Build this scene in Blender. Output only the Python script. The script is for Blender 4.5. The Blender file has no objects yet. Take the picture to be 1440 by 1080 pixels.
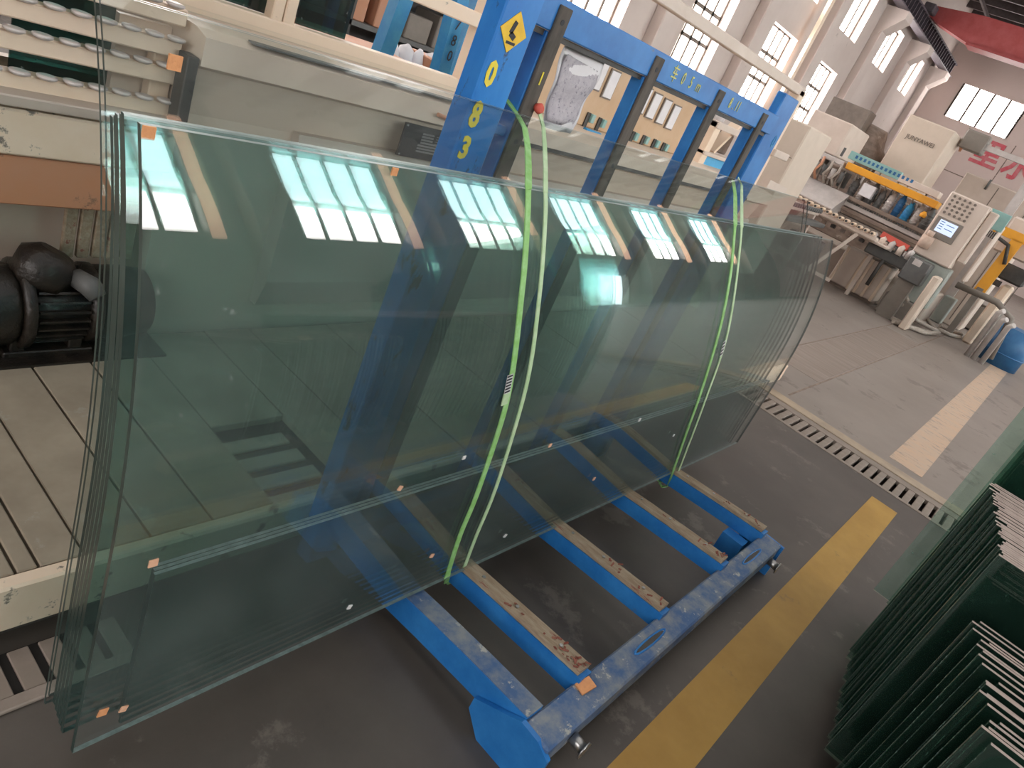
import bpy, bmesh, math, random
from mathutils import Vector, Matrix
random.seed(7)
S = bpy.context.scene
COL = S.collection

# ------------------------------------------------------------------ camera
# world: X runs along the hall, Y points at the window wall, Z up; the photographer stands at the origin
AX = Vector((0.61624047, -0.11015298, 0.77981665))      # world axes seen from the camera (x right, y down, z forward)
AY = Vector((-0.69140094, -0.5497964, 0.46870957))
AZ = Vector((0.37711063, -0.82800377, -0.41496667))
F = 1012.353
EYE = Vector((0, 0, 1.6))
cam_d = bpy.data.cameras.new('camera'); cam = bpy.data.objects.new('camera', cam_d); COL.objects.link(cam)
cam_d.sensor_fit = 'HORIZONTAL'; cam_d.sensor_width = 36; cam_d.lens = 36 * F / 1440
cam_d.clip_start = 0.02; cam_d.clip_end = 200
r = Matrix(((AX.x, -AX.y, -AX.z), (AY.x, -AY.y, -AY.z), (AZ.x, -AZ.y, -AZ.z)))
cam.matrix_world = Matrix.Translation(EYE) @ r.to_4x4()
S.camera = cam

# ------------------------------------------------------------------ world, exposure, lights
W = bpy.data.worlds.new('world'); S.world = W; W.use_nodes = True
bg = W.node_tree.nodes['Background']; bg.inputs[0].default_value = (0.80, 0.88, 1.0, 1); bg.inputs[1].default_value = 1.0
WINDOW_LIGHT = 16.0       # panes full of white sky
SKYLIGHT = 2.2
S.view_settings.view_transform = 'Standard'; S.view_settings.look = 'None'
S.view_settings.gamma = 1; S.view_settings.use_curve_mapping = False
S.view_settings.exposure = 0.30
cy = S.cycles
cy.max_bounces = 12; cy.diffuse_bounces = 5; cy.glossy_bounces = 5; cy.transmission_bounces = 6
cy.transparent_max_bounces = 56
cy.caustics_reflective = False; cy.caustics_refractive = False
cy.use_denoising = True
cy.use_adaptive_sampling = True; cy.adaptive_threshold = 0.025
cy.sample_clamp_indirect = 6

def ray(px, py):
    d = Vector((px - 720, py - 540, F))
    return Vector((AX.dot(d), AY.dot(d), AZ.dot(d)))
def at(px, py, ax, v):
    """point of the plane x|y|z = v that the photo shows at px, py"""
    i = 'xyz'.index(ax); d = ray(px, py)
    return EYE + d * ((v - EYE[i]) / d[i])

# ------------------------------------------------------------------ materials
def mat(name, col, col2=None, scale=6, rough=0.5, metal=0.0, bump=0.0, spots=None, spot_scale=14, spot_cut=0.62,
        spec=0.5, stretch=(1, 1, 1), detail=5):
    m = bpy.data.materials.new(name); m.use_nodes = True
    nt = m.node_tree; N = nt.nodes; L = nt.links
    b = N['Principled BSDF']
    b.inputs['Roughness'].default_value = rough; b.inputs['Metallic'].default_value = metal
    b.inputs['Specular IOR Level'].default_value = spec
    tc = N.new('ShaderNodeTexCoord'); mp = N.new('ShaderNodeMapping')
    L.new(tc.outputs['Object'], mp.inputs[0]); mp.inputs['Scale'].default_value = stretch
    nz = N.new('ShaderNodeTexNoise'); nz.inputs['Scale'].default_value = scale; nz.inputs['Detail'].default_value = detail
    nz.inputs['Roughness'].default_value = 0.65
    L.new(mp.outputs[0], nz.inputs['Vector'])
    mx = N.new('ShaderNodeMix'); mx.data_type = 'RGBA'
    c2 = col2 or tuple(c * 0.8 for c in col)
    mx.inputs[6].default_value = (*col, 1); mx.inputs[7].default_value = (*c2, 1)
    rp = N.new('ShaderNodeValToRGB'); rp.color_ramp.elements[0].position = 0.38; rp.color_ramp.elements[1].position = 0.66
    L.new(nz.outputs[0], rp.inputs[0]); L.new(rp.outputs[0], mx.inputs[0])
    out = mx.outputs[2]
    if spots:
        n2 = N.new('ShaderNodeTexNoise'); n2.inputs['Scale'].default_value = spot_scale; n2.inputs['Detail'].default_value = 8
        n2.inputs['Roughness'].default_value = 0.7
        L.new(mp.outputs[0], n2.inputs['Vector'])
        r2 = N.new('ShaderNodeValToRGB'); r2.color_ramp.elements[0].position = spot_cut; r2.color_ramp.elements[1].position = spot_cut + 0.05
        L.new(n2.outputs[0], r2.inputs[0])
        m2 = N.new('ShaderNodeMix'); m2.data_type = 'RGBA'; m2.inputs[7].default_value = (*spots, 1)
        L.new(out, m2.inputs[6]); L.new(r2.outputs[0], m2.inputs[0]); out = m2.outputs[2]
    L.new(out, b.inputs['Base Color'])
    if bump:
        bp = N.new('ShaderNodeBump'); bp.inputs['Strength'].default_value = bump; bp.inputs['Distance'].default_value = 0.01
        L.new(nz.outputs[0], bp.inputs['Height']); L.new(bp.outputs[0], b.inputs['Normal'])
    return m

def emit(name, col, k):
    m = bpy.data.materials.new(name); m.use_nodes = True; nt = m.node_tree
    nt.nodes.remove(nt.nodes['Principled BSDF'])
    e = nt.nodes.new('ShaderNodeEmission'); e.inputs[0].default_value = (*col, 1); e.inputs[1].default_value = k
    nt.links.new(e.outputs[0], nt.nodes['Material Output'].inputs[0]); return m

def glass(name, tint, dust_haze=0.0, rough=0.0, refl=1.0, dcol=(0.72, 0.76, 0.74)):
    """plane float glass: Fresnel mirror over a tinted clear body, a little dust"""
    m = bpy.data.materials.new(name); m.use_nodes = True; nt = m.node_tree; N = nt.nodes; L = nt.links
    N.remove(N['Principled BSDF'])
    geo = N.new('ShaderNodeNewGeometry')
    ma = N.new('ShaderNodeMath'); ma.operation = 'MULTIPLY_ADD'
    L.new(geo.outputs['Backfacing'], ma.inputs[0]); ma.inputs[1].default_value = -(1.52 - 1 / 1.52); ma.inputs[2].default_value = 1.52
    fr = N.new('ShaderNodeFresnel'); L.new(ma.outputs[0], fr.inputs[0])
    k = N.new('ShaderNodeMath'); k.operation = 'MULTIPLY'; k.inputs[1].default_value = refl; L.new(fr.outputs[0], k.inputs[0])
    tr = N.new('ShaderNodeBsdfTransparent'); tr.inputs[0].default_value = (*tint, 1)
    gl = N.new('ShaderNodeBsdfGlossy'); gl.inputs['Roughness'].default_value = rough
    mx = N.new('ShaderNodeMixShader'); L.new(k.outputs[0], mx.inputs[0]); L.new(tr.outputs[0], mx.inputs[1]); L.new(gl.outputs[0], mx.inputs[2])
    out = mx.outputs[0]
    if dust_haze:
        df = N.new('ShaderNodeBsdfDiffuse'); df.inputs[0].default_value = (*dcol, 1)
        tc = N.new('ShaderNodeTexCoord'); nz = N.new('ShaderNodeTexNoise'); nz.inputs['Scale'].default_value = 5; nz.inputs['Detail'].default_value = 8
        L.new(tc.outputs['Object'], nz.inputs['Vector'])
        n2 = N.new('ShaderNodeTexNoise'); n2.inputs['Scale'].default_value = 60; n2.inputs['Detail'].default_value = 2; L.new(tc.outputs['Object'], n2.inputs['Vector'])
        r2 = N.new('ShaderNodeValToRGB'); r2.color_ramp.elements[0].position = 0.70; r2.color_ramp.elements[1].position = 0.78; L.new(n2.outputs[0], r2.inputs[0])
        a = N.new('ShaderNodeMath'); a.operation = 'MULTIPLY'; a.inputs[1].default_value = dust_haze * 2; L.new(nz.outputs[0], a.inputs[0])
        b2 = N.new('ShaderNodeMath'); b2.operation = 'MULTIPLY_ADD'; b2.inputs[1].default_value = dust_haze * 5; L.new(r2.outputs[0], b2.inputs[0]); L.new(a.outputs[0], b2.inputs[2])
        m3 = N.new('ShaderNodeMixShader'); L.new(b2.outputs[0], m3.inputs[0]); L.new(out, m3.inputs[1]); L.new(df.outputs[0], m3.inputs[2]); out = m3.outputs[0]
    L.new(out, N['Material Output'].inputs[0]); return m

M = {}
M['glass'] = glass('bent_glass', (0.906, 0.948, 0.944), dust_haze=0.006, refl=0.30)
M['glass_front'] = glass('front_glass', (0.91, 0.953, 0.948), dust_haze=0.020, refl=0.85)  # diffuse film covers dirt and also paints haze over the sheet
M['glass_clear'] = glass('tall_glass', (0.955, 0.972, 0.968), dust_haze=0.006, refl=0.6)
M['glass_stack'] = glass('stack_glass', (0.60, 0.76, 0.70), dust_haze=0.12, dcol=(0.06, 0.125, 0.10))  # green film stands in for light lost inside the dense stack
M['glass_pale'] = glass('pale_stack_glass', (0.80, 0.91, 0.87), dust_haze=0.12, dcol=(0.45, 0.60, 0.54))  # diffuse film lightens these sheets in place of bright reflections
M['edge'] = mat('glass_edge', (0.010, 0.026, 0.024), (0.035, 0.07, 0.065), scale=12, rough=0.3, spec=0.5, stretch=(1, 1, 0.2))
M['edge_top'] = mat('ground_glass_edge', (0.15, 0.20, 0.20), (0.26, 0.32, 0.31), scale=40, rough=0.4)
M['edge_pale'] = mat('dusty_ground_edge', (0.36, 0.28, 0.25), (0.46, 0.37, 0.33), scale=25, rough=0.8)
M['edge_green'] = mat('stack_side_edge', (0.05, 0.10, 0.085), (0.30, 0.38, 0.34), scale=30, rough=0.15, spec=0.8)
M['blue'] = mat('blue_paint', (0.014, 0.150, 0.46), (0.03, 0.21, 0.56), scale=9, rough=0.38, spots=(0.10, 0.13, 0.2), spot_scale=20, spot_cut=0.66, bump=0.05)
M['blue_dirty'] = mat('dusty_blue_paint', (0.06, 0.125, 0.27), (0.24, 0.265, 0.29), scale=13, rough=0.7, spots=(0.42, 0.42, 0.40), spot_scale=22, spot_cut=0.60, bump=0.15)
M['blue_marked'] = mat('scraped_blue_paint', (0.01, 0.165, 0.54), (0.03, 0.23, 0.62), scale=8, rough=0.35, spots=(0.03, 0.045, 0.09), spot_scale=15, spot_cut=0.575, stretch=(1, 1, 0.5), bump=0.05)
M['blue_far'] = mat('light_blue_paint', (0.02, 0.22, 0.50), (0.05, 0.30, 0.52), scale=6, rough=0.45, spots=(0.3, 0.3, 0.28), spot_scale=12, spot_cut=0.66)
M['rubber'] = mat('black_rubber', (0.055, 0.048, 0.042), (0.12, 0.10, 0.085), scale=14, rough=0.75, stretch=(1, 1, 0.3), bump=0.1)
M['wood'] = mat('worn_wood', (0.30, 0.22, 0.15), (0.42, 0.35, 0.26), scale=18, rough=0.85, spots=(0.26, 0.10, 0.07), spot_scale=9, spot_cut=0.60, stretch=(4, 0.6, 4), bump=0.5)
M['felt'] = mat('red_felt_scraps', (0.22, 0.06, 0.045), (0.32, 0.14, 0.10), scale=30, rough=0.95, bump=0.6)
M['steel'] = mat('bare_steel', (0.42, 0.42, 0.42), (0.3, 0.3, 0.3), scale=20, rough=0.3, metal=0.9)
M['strap'] = mat('green_strap', (0.22, 0.48, 0.13), (0.34, 0.60, 0.26), scale=40, rough=0.55, bump=0.2)
M['strap_pale'] = mat('pale_green_strap', (0.40, 0.58, 0.32), (0.52, 0.66, 0.44), scale=40, rough=0.55, bump=0.2)
M['white_label'] = mat('white_label', (0.75, 0.75, 0.75), (0.62, 0.62, 0.64), rough=0.6)
M['black_ink'] = mat('black_ink', (0.02, 0.02, 0.03), rough=0.6)
M['cork'] = mat('orange_cork', (0.72, 0.34, 0.15), (0.62, 0.28, 0.13), scale=60, rough=0.9, bump=0.3)
M['cork_pale'] = mat('pale_cork', (0.74, 0.44, 0.29), (0.66, 0.36, 0.24), scale=60, rough=0.9, bump=0.3)
M['yellow_ink'] = mat('yellow_paint_marker', (0.85, 0.68, 0.04), (0.75, 0.6, 0.08), scale=30, rough=0.6)
M['yellow_faded'] = mat('faded_yellow_marker', (0.72, 0.68, 0.14), (0.5, 0.55, 0.25), scale=60, rough=0.6)
M['sign_yellow'] = mat('sign_yellow', (0.85, 0.55, 0.03), (0.75, 0.45, 0.03), scale=30, rough=0.5)
M['cream'] = mat('cream_paint', (0.76, 0.60, 0.46), (0.79, 0.64, 0.50), scale=4, rough=0.55, spots=(0.34, 0.29, 0.23), spot_scale=18, spot_cut=0.68)
M['cream_dirty'] = mat('dirty_cream_paint', (0.74, 0.58, 0.44), (0.77, 0.62, 0.49), scale=8, rough=0.7, spots=(0.20, 0.17, 0.14), spot_scale=16, spot_cut=0.60)
M['beige'] = mat('beige_machine_paint', (0.60, 0.50, 0.41), (0.65, 0.545, 0.45), scale=3, rough=0.5, spots=(0.26, 0.22, 0.18), spot_scale=14, spot_cut=0.70)
M['beige_dark'] = mat('grey_beige_paint', (0.42, 0.355, 0.30), (0.46, 0.395, 0.34), scale=5, rough=0.5, spots=(0.12, 0.11, 0.1), spot_scale=20, spot_cut=0.70)
M['tan_panel'] = mat('tan_cabinet_paint', (0.52, 0.34, 0.20), (0.56, 0.39, 0.25), scale=4, rough=0.5)
M['brown'] = mat('rusty_brown_panel', (0.52, 0.24, 0.13), (0.50, 0.26, 0.17), scale=3, rough=0.6, spots=(0.12, 0.08, 0.06), spot_scale=5, spot_cut=0.62, bump=0.1)
M['deck'] = mat('stained_steel_deck', (0.37, 0.315, 0.245), (0.26, 0.215, 0.165), scale=3, rough=0.55, spots=(0.36, 0.33, 0.28), spot_scale=5, spot_cut=0.60, bump=0.05)
M['motor'] = mat('greasy_black_iron', (0.010, 0.008, 0.007), (0.026, 0.019, 0.014), scale=14, rough=0.38, bump=0.9, spots=(0.06, 0.032, 0.018), spot_scale=9, spot_cut=0.64)
M['dark'] = mat('dark_metal', (0.03, 0.028, 0.026), (0.06, 0.055, 0.05), rough=0.5)
M['dark_grey'] = mat('dark_grey_paint', (0.10, 0.10, 0.10), (0.13, 0.13, 0.125), rough=0.5)
M['brown_rail'] = mat('brown_dirty_rail', (0.16, 0.115, 0.09), (0.28, 0.21, 0.17), scale=9, rough=0.6, stretch=(1, 0.3, 1), spots=(0.38, 0.32, 0.27), spot_scale=8, spot_cut=0.6)
M['pale'] = mat('pale_pinkish_paint', (0.60, 0.50, 0.43), (0.66, 0.56, 0.49), scale=3, rough=0.5)
M['pale_grey'] = mat('pale_grey_steel', (0.48, 0.44, 0.42), (0.60, 0.55, 0.53), scale=5, rough=0.4, metal=0.2)
M['greybox'] = mat('grey_brown_box', (0.20, 0.175, 0.15), (0.23, 0.20, 0.175), rough=0.6)
M['sage'] = mat('grey_green_box', (0.30, 0.34, 0.31), (0.36, 0.39, 0.36), rough=0.5)
M['teal'] = mat('teal_panel', (0.22, 0.42, 0.40), (0.28, 0.46, 0.44), rough=0.5)
M['cyan'] = mat('sky_blue_panel', (0.06, 0.36, 0.66), (0.08, 0.42, 0.72), rough=0.45)
M['yellow'] = mat('machine_yellow', (0.80, 0.36, 0.02), (0.72, 0.32, 0.03), scale=4, rough=0.45)
M['red'] = mat('girder_red', (0.28, 0.045, 0.045), (0.33, 0.07, 0.07), scale=3, rough=0.5)
M['bright_red'] = mat('red_plastic', (0.62, 0.10, 0.07), rough=0.5)
M['sign_red'] = mat('red_wall_paint', (0.62, 0.10, 0.13), (0.60, 0.22, 0.24), scale=3, rough=0.8)
M['royal'] = mat('royal_blue_paint', (0.02, 0.11, 0.27), (0.03, 0.15, 0.33), rough=0.5)
M['hose'] = mat('dusty_grey_hose', (0.34, 0.29, 0.25), (0.45, 0.40, 0.35), scale=30, rough=0.7)
M['copper'] = mat('dusty_cylinder', (0.50, 0.36, 0.28), (0.62, 0.48, 0.40), rough=0.5)
M['screen'] = emit('lit_screen', (0.62, 0.70, 1.0), 1.1)
M['window'] = emit('white_sky_pane', (1.0, 0.94, 0.91), WINDOW_LIGHT)
M['window_blue'] = emit('bluish_sky_pane', (0.74, 0.97, 1.0), WINDOW_LIGHT*0.5)  # cyan cast of reflections through green glass, put into the pane colour
M['window_near'] = emit('dull_sky_pane', (1.0, 0.95, 0.92), WINDOW_LIGHT*0.22)  # added fill light for the unseen near wall
M['skylight'] = emit('roof_skylight', (1.0, 0.97, 0.93), SKYLIGHT)
M['frame'] = mat('window_frame_grey', (0.16, 0.13, 0.11), (0.22, 0.18, 0.15), rough=0.6)
M['frame_pink'] = mat('window_frame_rust', (0.50, 0.34, 0.28), rough=0.6)
M['peach'] = emit('backlit_peach_curtain', (1.0, 0.55, 0.36), 3.5)  # glow stands in for sunlight on the window reveals
M['paper'] = mat('printed_paper', (0.42, 0.39, 0.43), (0.50, 0.47, 0.50), scale=70, rough=0.8, spots=(0.24, 0.22, 0.26), spot_scale=90, spot_cut=0.56, stretch=(1, 1, 1))
M['paper_white'] = mat('white_paper', (0.76, 0.74, 0.76), (0.68, 0.66, 0.68), rough=0.8)
M['plate'] = mat('black_nameplate', (0.035, 0.03, 0.032), (0.05, 0.045, 0.045), rough=0.35)
M['plate_ink'] = mat('grey_nameplate_print', (0.20, 0.19, 0.19), rough=0.5)
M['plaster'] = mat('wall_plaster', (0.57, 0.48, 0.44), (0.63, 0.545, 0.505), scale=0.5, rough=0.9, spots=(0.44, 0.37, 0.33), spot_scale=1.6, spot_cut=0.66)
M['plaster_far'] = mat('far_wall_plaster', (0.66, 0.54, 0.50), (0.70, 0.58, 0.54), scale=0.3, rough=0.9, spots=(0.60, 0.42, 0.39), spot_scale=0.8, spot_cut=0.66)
M['plaster_dark'] = mat('shaded_plaster', (0.30, 0.27, 0.25), (0.36, 0.32, 0.29), scale=0.5, rough=0.9)  # darker plaster of the right and near walls
M['roof'] = mat('roof_sheet', (0.20, 0.18, 0.17), (0.30, 0.27, 0.25), scale=0.6, rough=0.7)
M['rib'] = mat('roof_rib_steel', (0.07, 0.055, 0.055), (0.10, 0.08, 0.08), rough=0.6)
M['rail_steel'] = mat('crane_rail_steel', (0.06, 0.05, 0.06), (0.10, 0.085, 0.10), rough=0.5)

def floor_mat(name, c1, c2, c3, rough):
    m = mat(name, c1, c2, scale=1.1, rough=rough, spots=c3, spot_scale=2.6, spot_cut=0.58, bump=0.03, detail=8)
    nt = m.node_tree; N = nt.nodes; L = nt.links; b = N['Principled BSDF']
    nz = N.new('ShaderNodeTexNoise'); nz.inputs['Scale'].default_value = 1.7; nz.inputs['Detail'].default_value = 4
    mr = N.new('ShaderNodeMapRange'); mr.inputs[3].default_value = rough - 0.14; mr.inputs[4].default_value = rough + 0.16
    L.new(nz.outputs[0], mr.inputs[0]); L.new(mr.outputs[0], b.inputs['Roughness']); return m
M['floor'] = floor_mat('oily_concrete', (0.066, 0.055, 0.048), (0.105, 0.09, 0.078), (0.14, 0.12, 0.105), 0.44)  # near slab, darker than the floor beyond the drain
M['floor_far'] = floor_mat('dusty_concrete', (0.215, 0.18, 0.158), (0.26, 0.22, 0.195), (0.165, 0.135, 0.118), 0.5)
M['scrape'] = mat('brown_scraped_concrete', (0.20, 0.155, 0.13), (0.27, 0.22, 0.19), scale=3, rough=0.6, stretch=(6, 0.5, 1))
M['stripe'] = mat('worn_yellow_line', (0.36, 0.20, 0.035), (0.44, 0.26, 0.055), scale=3, rough=0.5, spots=(0.27, 0.16, 0.05), spot_scale=4, spot_cut=0.60)
M['stripe_faded'] = mat('faded_line', (0.52, 0.36, 0.25), (0.46, 0.36, 0.28), scale=4, rough=0.6, spots=(0.32, 0.26, 0.22), spot_scale=5, spot_cut=0.55, stretch=(3, 1, 1))
M['grate'] = mat('concrete_grate', (0.22, 0.18, 0.15), (0.27, 0.22, 0.19), scale=8, rough=0.7)
M['grate_lip'] = mat('sandy_lip', (0.42, 0.33, 0.24), (0.30, 0.24, 0.19), scale=4, rough=0.8)
M['pit'] = mat('trench_dirt', (0.012, 0.010, 0.009), rough=0.9)

# ------------------------------------------------------------------ mesh helpers
class MB:
    """collects shapes in world coordinates; build() links them as ONE mesh object"""
    def __init__(s): s.bm = bmesh.new(); s.mi = 0
    def _face(s, vs, smooth=False):
        try:
            f = s.bm.faces.new(vs); f.material_index = s.mi; f.smooth = smooth
        except ValueError: pass
    def box(s, x0, x1, y0, y1, z0, z1, M_=None):
        x0, x1 = sorted((x0, x1)); y0, y1 = sorted((y0, y1)); z0, z1 = sorted((z0, z1))
        P = [(x0,y0,z0),(x1,y0,z0),(x1,y1,z0),(x0,y1,z0),(x0,y0,z1),(x1,y0,z1),(x1,y1,z1),(x0,y1,z1)]
        v = [s.bm.verts.new((M_ @ Vector(p)) if M_ else p) for p in P]
        for q in ((0,3,2,1),(4,5,6,7),(0,1,5,4),(1,2,6,5),(2,3,7,6),(3,0,4,7)): s._face([v[i] for i in q])
        return s
    def bar(s, a, b, w, h=None, up=(0, 0, 1)):
        """rectangular bar from a to b"""
        a = Vector(a); b = Vector(b); h = h or w; d = (b - a).normalized(); u = Vector(up)
        if abs(d.dot(u)) > 0.98: u = Vector((0, 1, 0))
        sx = d.cross(u).normalized(); sz = sx.cross(d).normalized()
        c = [(-w/2,-h/2),(w/2,-h/2),(w/2,h/2),(-w/2,h/2)]
        A = [s.bm.verts.new(a + sx*p + sz*q) for p, q in c]; B = [s.bm.verts.new(b + sx*p + sz*q) for p, q in c]
        s._face(A[::-1]); s._face(B)
        for i in range(4): s._face([A[i], A[(i+1)%4], B[(i+1)%4], B[i]])
        return s
    def tube(s, pts, rad, n=10, cap=True):
        pts = [Vector(p) for p in pts]; rs = rad if isinstance(rad, (list, tuple)) else [rad]*len(pts)
        rings = []; ref = None
        for i, p in enumerate(pts):
            d = (pts[min(i+1, len(pts)-1)] - pts[max(i-1, 0)]).normalized()
            if ref is None:
                ref = d.cross(Vector((0,0,1)));
                if ref.length < 0.05: ref = d.cross(Vector((0,1,0)))
            sx = (ref - d*ref.dot(d)).normalized(); ref = sx; sy = d.cross(sx)
            rings.append([s.bm.verts.new(p + (sx*math.cos(2*math.pi*k/n) + sy*math.sin(2*math.pi*k/n))*rs[i]) for k in range(n)])
        for a, b in zip(rings, rings[1:]):
            for k in range(n): s._face([a[k], a[(k+1)%n], b[(k+1)%n], b[k]], True)
        if cap: s._face(rings[0][::-1]); s._face(rings[-1])
        return s
    def prism(s, poly, axis, a, b):
        """polygon (2D) extruded along axis from a to b; 2D order is the remaining axes"""
        def P(p, t):
            return {'x': (t, p[0], p[1]), 'y': (p[0], t, p[1]), 'z': (p[0], p[1], t)}[axis]
        A = [s.bm.verts.new(P(p, a)) for p in poly]; B = [s.bm.verts.new(P(p, b)) for p in poly]
        s._face(A[::-1]); s._face(B)
        for i in range(len(poly)):
            j = (i+1) % len(poly); s._face([A[i], A[j], B[j], B[i]])
        return s
    def quad(s, *p):
        s._face([s.bm.verts.new(q) for q in p]); return s
    def ribbon(s, pts, w, axis=(1, 0, 0), t=0.0015):
        pts = [Vector(p) for p in pts]; A = Vector(axis).normalized(); R = []
        for i, p in enumerate(pts):
            d = (pts[min(i+1, len(pts)-1)] - pts[max(i-1, 0)]).normalized()
            a = (A - d*A.dot(d)).normalized(); n = d.cross(a).normalized()*t
            R.append([s.bm.verts.new(q) for q in (p-a*w/2-n, p+a*w/2-n, p+a*w/2+n, p-a*w/2+n)])
        for a, b in zip(R, R[1:]):
            for k in range(4): s._face([a[k], a[(k+1)%4], b[(k+1)%4], b[k]])
        s._face(R[0][::-1]); s._face(R[-1]); return s
    def build(s, name, m, parent=None, bevel=0.0, kind=None, recalc=True):
        me = bpy.data.meshes.new(name); 
        if recalc: bmesh.ops.recalc_face_normals(s.bm, faces=s.bm.faces)
        if bevel:
            bmesh.ops.bevel(s.bm, geom=list(s.bm.edges), offset=bevel, segments=1, affect='EDGES', clamp_overlap=True)
        base = Vector((0, 0, 0))
        if parent is not None: base = world_loc(parent)
        else:
            vs = s.bm.verts
            base = Vector((sum(v.co.x for v in vs)/len(vs), sum(v.co.y for v in vs)/len(vs), min(v.co.z for v in vs)))
        bmesh.ops.translate(s.bm, verts=s.bm.verts, vec=-base)
        s.bm.to_mesh(me); s.bm.free()
        for q in (m if isinstance(m, (list, tuple)) else [m]): me.materials.append(q)
        o = bpy.data.objects.new(name, me); COL.objects.link(o)
        if parent is not None: o.parent = parent
        else: o.location = base
        if kind: o['kind'] = kind
        return o
def world_loc(o):
    v = Vector(o.location)
    while o.parent: o = o.parent; v += o.location
    return v
def tag(o, label=None, cat=None, group=None, kind=None):
    if label: o['label'] = label
    if cat: o['category'] = cat
    if group: o['group'] = group
    if kind: o['kind'] = kind
    return o
def thing(name, loc, label=None, cat=None, group=None, kind=None):
    o = bpy.data.objects.new(name, None); COL.objects.link(o); o.location = loc; o.empty_display_size = 0.1
    return tag(o, label, cat, group, kind)
def box(name, x0, x1, y0, y1, z0, z1, m, parent=None, bevel=0.0, kind=None):
    return MB().box(x0, x1, y0, y1, z0, z1).build(name, m, parent, bevel, kind)
def copy_part(o, parent, dx=0, dy=0, dz=0):
    c = o.copy(); COL.objects.link(c); c.parent = parent; c.location = Vector(o.location) + Vector((dx, dy, dz)); return c
def text(name, body, size, M_, m, parent, ext=0.001, sx=1.0, fat=0.0):
    """flat lettering turned into a thin mesh; M_ places the text plane (x right, y up)"""
    cu = bpy.data.curves.new(name, 'FONT'); cu.body = body; cu.size = size; cu.extrude = ext
    cu.align_x = 'CENTER'; cu.align_y = 'CENTER'; cu.resolution_u = 2; cu.offset = fat
    o = bpy.data.objects.new(name, cu); COL.objects.link(o)
    bpy.context.view_layer.update()
    me = bpy.data.meshes.new_from_object(o.evaluated_get(bpy.context.evaluated_depsgraph_get()))
    COL.objects.unlink(o); bpy.data.objects.remove(o)
    o = bpy.data.objects.new(name, me); COL.objects.link(o); me.materials.clear(); me.materials.append(m)
    me.transform(Matrix.Diagonal((sx, 1, 1, 1)))
    if parent is not None:
        o.parent = parent; o.matrix_local = Matrix.Translation(-world_loc(parent)) @ M_
    else: o.matrix_world = M_
    return o
ONES = ['', 'first', 'second', 'third', 'fourth', 'fifth', 'sixth', 'seventh', 'eighth', 'ninth', 'tenth', 'eleventh', 'twelfth', 'thirteenth', 'fourteenth', 'fifteenth', 'sixteenth', 'seventeenth', 'eighteenth', 'nineteenth']
def nth(n):
    if n < 20: return ONES[n]
    t, o = divmod(n, 10)
    return (['', '', 'twentieth', 'thirtieth', 'fortieth'][t] if o == 0 else ['', '', 'twenty-', 'thirty-', 'forty-'][t] + ONES[o])
def plane_y(p, tilt=0):      # text plane facing -Y, reading towards +X
    return Matrix.Translation(p) @ Matrix.Rotation(tilt, 4, 'Y') @ Matrix.Rotation(math.pi/2, 4, 'X')
def plane_x(p, tilt=0):      # text plane facing -X, reading towards -Y
    return Matrix.Translation(p) @ Matrix.Rotation(-math.pi/2, 4, 'Z') @ Matrix.Rotation(math.pi/2, 4, 'X')

# ================================================================== SETTING
XF, YL, YR, XN, ZC = 40.5, 10.0, -11.1, -6.0, 9.9
fl = MB()
fl.box(XN, 5.08, YR, YL, -0.2, 0.0); fl.build('floor', M['floor'], kind='structure')
fl2 = MB(); fl2.box(5.58, XF, YR, YL, -0.2, 0.0); fl2.build('floor', M['floor_far'], kind='structure')
jt = MB()
for yy in (1.10, 1.62):
    jt.box(5.75, 16, yy-0.008, yy+0.008, 0.0, 0.0015)
jt.box(5.75, 30, -3.2, -3.185, 0, 0.0015)
jt.build('trim_1', M['brown_rail'], kind='structure')
tag(MB().box(6.6, 11.6, 1.12, 1.60, 0.0, 0.001).build('floor_patch', M['scrape']), 'brown scraped concrete strip on the floor towards the machine line', 'floor marking')

# yellow line
tag(MB().box(-3, 4.82, 0.0, 0.168, 0.0, 0.0015).build('floor_line', M['stripe']), 'wide worn yellow line painted on the dark floor in front of the blue rack', 'floor marking')
tag(MB().box(5.80, 14.0, 0.02, 0.27, 0.0, 0.0015).build('floor_line', M['stripe_faded']), 'faded tan line on the floor beyond the drain', 'floor marking')

# cross drain
dr = thing('floor_drain', (5.33, -0.6, -0.2), 'slotted floor drain crossing the hall beyond the yellow line', 'drain')
box('trough', 5.08, 5.58, YR, YL, -0.30, -0.198, M['pit'], dr)
box('lip', 5.50, 5.64, -3.0, 1.25, -0.02, 0.006, M['grate_lip'], dr, 0.003)
box('lip', 5.06, 5.10, -3.0, 1.25, -0.02, 0.004, M['grate'], dr, 0.002)
first = None; y = 1.19
while y > -2.2:
    if first is None: first = box('grate_bar', 5.10, 5.50, y-0.046, y, -0.05, -0.004, M['grate'], dr, 0.004); y0 = y
    else: copy_part(first, dr, 0, y-y0, 0)
    y -= 0.068
box('grate_rail', 5.40, 5.50, -2.25, 1.2, -0.03, -0.001, M['grate'], dr, 0.002)
box('cover_slab', 5.08, 5.58, 1.22, YL, -0.2, -0.001, M['floor_far'], dr)
box('cover_slab', 5.08, 5.58, YR, -2.25, -0.2, -0.001, M['floor_far'], dr)
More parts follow.
